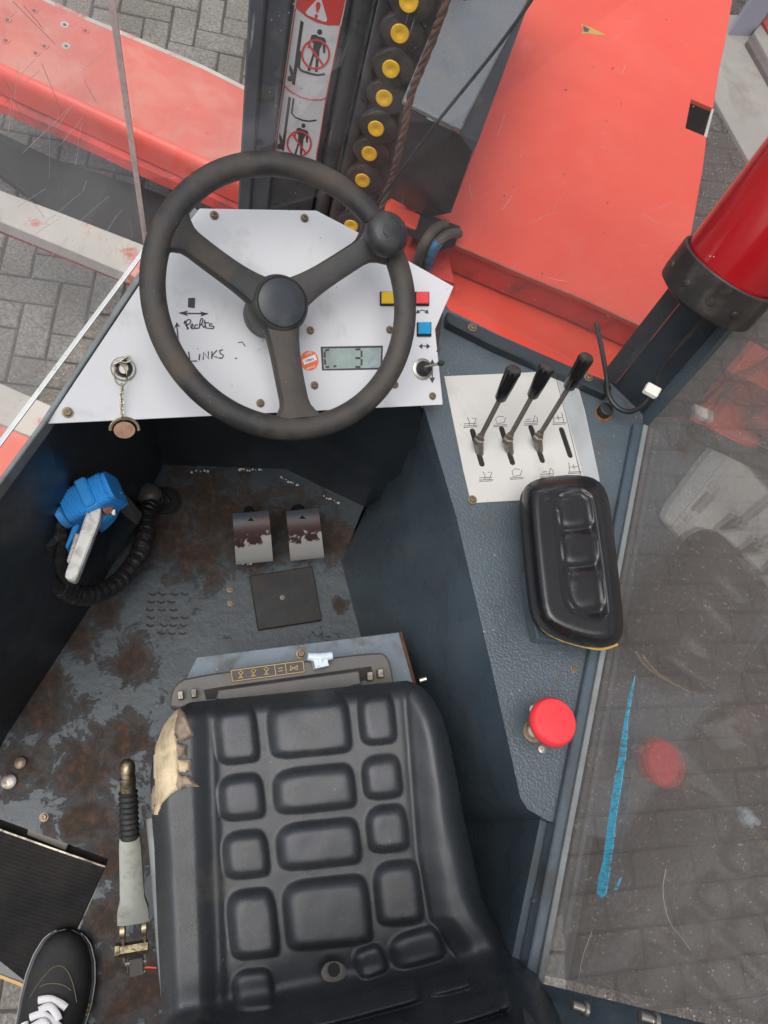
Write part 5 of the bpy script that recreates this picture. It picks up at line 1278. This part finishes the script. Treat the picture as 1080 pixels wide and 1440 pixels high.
# ================================================================== SHOE
tip = P(96, 1308, .03); tip.z = 0.001
heel = P(20, 1590, .05); heel.z = 0.001
sax = (heel - tip).normalized(); ssd = UP.cross(sax).normalized()
if ssd.x < 0: ssd = -ssd
Lsh = .29
shoe = thing('sneaker', tip + sax * .15, 'black fabric sneaker with white laces standing at the lower left', 'shoe')
prof = [(0, .004, .03), (.006, .022, .044), (.02, .036, .052), (.045, .047, .058), (.075, .053, .064), (.11, .054, .072), (.15, .050, .088), (.19, .045, .105), (.23, .043, .112), (.265, .040, .115), (.285, .030, .112), (.29, .012, .09)]
def sh_w(s_): return interp(s_, [(a, b) for a, b, c in prof])
def sh_h(s_): return interp(s_, [(a, c) for a, b, c in prof])
def curve_x(s_): return .010 * math.sin(math.pi * min(1, s_ / .29))
rings = []; rs = []
for i in range(40):
    s_ = .29 * (i / 39) ** 1.25 if i < 39 else .29
    c = tip + sax * s_ + ssd * curve_x(s_); W_, H2 = sh_w(s_), sh_h(s_)
    rings.append([c + ssd * W_ * math.cos(a_) * (1 if math.sin(a_) < .6 else .97) + UP * (.016 + (H2 - .016) * math.sin(a_) ** .75) for a_ in [math.pi * k / 22 for k in range(23)]])
    rs.append([c + ssd * (W_ + .004) * x_ + UP * z_ for x_, z_ in ((1, .0), (1.02, .01), (1.0, .021), (.9, .023), (-.9, .023), (-1.0, .021), (-1.02, .01), (-1, 0))])
bmk = bmesh.new(); add_loft(bmk, rings, True, False)
finish(bmk, 'upper', m['shoe'], shoe, smooth=True)
loft('sole', rs, m['shoesole'], shoe, auto=True)
bmk = bmesh.new()
for sgn in (1, -1):
    add_tube(bmk, [tip + sax * s_ + ssd * (curve_x(s_) + sgn * (sh_w(s_) + .005)) + UP * .020 for s_ in [.004 + .28 * k / 40 for k in range(41)]], .0011, 6)
finish(bmk, 'sole_piping', M('pale_rubber_line', (.30, .30, .30), .6), shoe)
def top_at(s_, w_):
    c = tip + sax * s_ + ssd * curve_x(s_); W_ = sh_w(s_); q = max(-.98, min(.98, w_ / W_)); a_ = math.acos(q)
    return c + ssd * W_ * q + UP * (.016 + (sh_h(s_) - .016) * math.sin(a_) ** .75)
def lace(pts, off=.004, wv_=.0058):
    path = spline([top_at(s_, w_) + UP * off * (1 if len(p_) < 3 else p_[2]) for p_ in pts for s_, w_ in [p_[:2]]], 5); bmz_ = bmesh.new(); rings = []
    for i, p in enumerate(path):
        d = (path[min(i + 1, len(path) - 1)] - path[max(i - 1, 0)]).normalized(); sdv = d.cross(UP).normalized(); nn = sdv.cross(d); nn = nn if nn.z > 0 else -nn
        rings.append([p + sdv * wv_ * math.cos(a_) + nn * .0028 * math.sin(a_) for a_ in [2 * math.pi * k / 10 for k in range(10)]])
    add_loft(bmz_, rings); finish(bmz_, 'lace', m['lace'], shoe, auto=True)
lace([(.098, -.022), (.094, -.005), (.098, .012), (.104, .024)])
lace([(.110, -.016), (.103, -.002), (.112, .012), (.120, .018)], .007)
lace([(.122, -.028), (.115, -.012), (.120, .004), (.130, .022)])
lace([(.132, -.020), (.123, -.004), (.135, .008), (.145, .012)], .008)
lace([(.146, -.030), (.138, -.014), (.142, .004), (.150, .024)])
lace([(.128, -.034), (.145, -.026), (.160, -.018), (.18, -.02)], .010)
lace([(.165, -.028), (.158, -.01), (.160, .008), (.168, .024)]); lace([(.185, -.028), (.178, -.01), (.180, .008), (.188, .024)])
bmk = bmesh.new()
add_tube(bmk, [top_at(.085 - .012 * math.cos(a_) , .026 * math.sin(a_)) + UP * .0008 for a_ in [(-1.3 + 2.6 * k / 16) for k in range(17)]], .0009, 5)
add_tube(bmk, [top_at(.048 + .05 * (abs(k) / 8) ** 2, .038 * k / 8) + UP * .0008 for k in range(-8, 9)], .0009, 5)
finish(bmk, 'stitching', m['thread'], shoe)
slab('tongue', [top_at(.088, -.014) + UP * .001, top_at(.086, 0) + UP * .001, top_at(.088, .016) + UP * .001, top_at(.19, .022) + UP * .001, top_at(.19, -.024) + UP * .001], (0, 0, -.003), m['shoe'], shoe)
q = tip + sax * .105 + ssd * (curve_x(.105) + .0565)
bmk = bmesh.new()
for k in range(3): add_box(bmk, q + sax * .007 * k + UP * .034, sax * .0012 + UP * .003, ssd * .001, UP * .005)
finish(bmk, 'side_mark', m['gold'], shoe)
tube('ankle_cuff', [tip + sax * (.235 + .045 * math.cos(a_)) + ssd * (curve_x(.24) + .036 * math.sin(a_)) + UP * .113 for a_ in [2 * math.pi * k / 24 for k in range(24)]], .006, m['shoe'], shoe, 8, close=True)
for o in scene.objects: o.select_set(False)
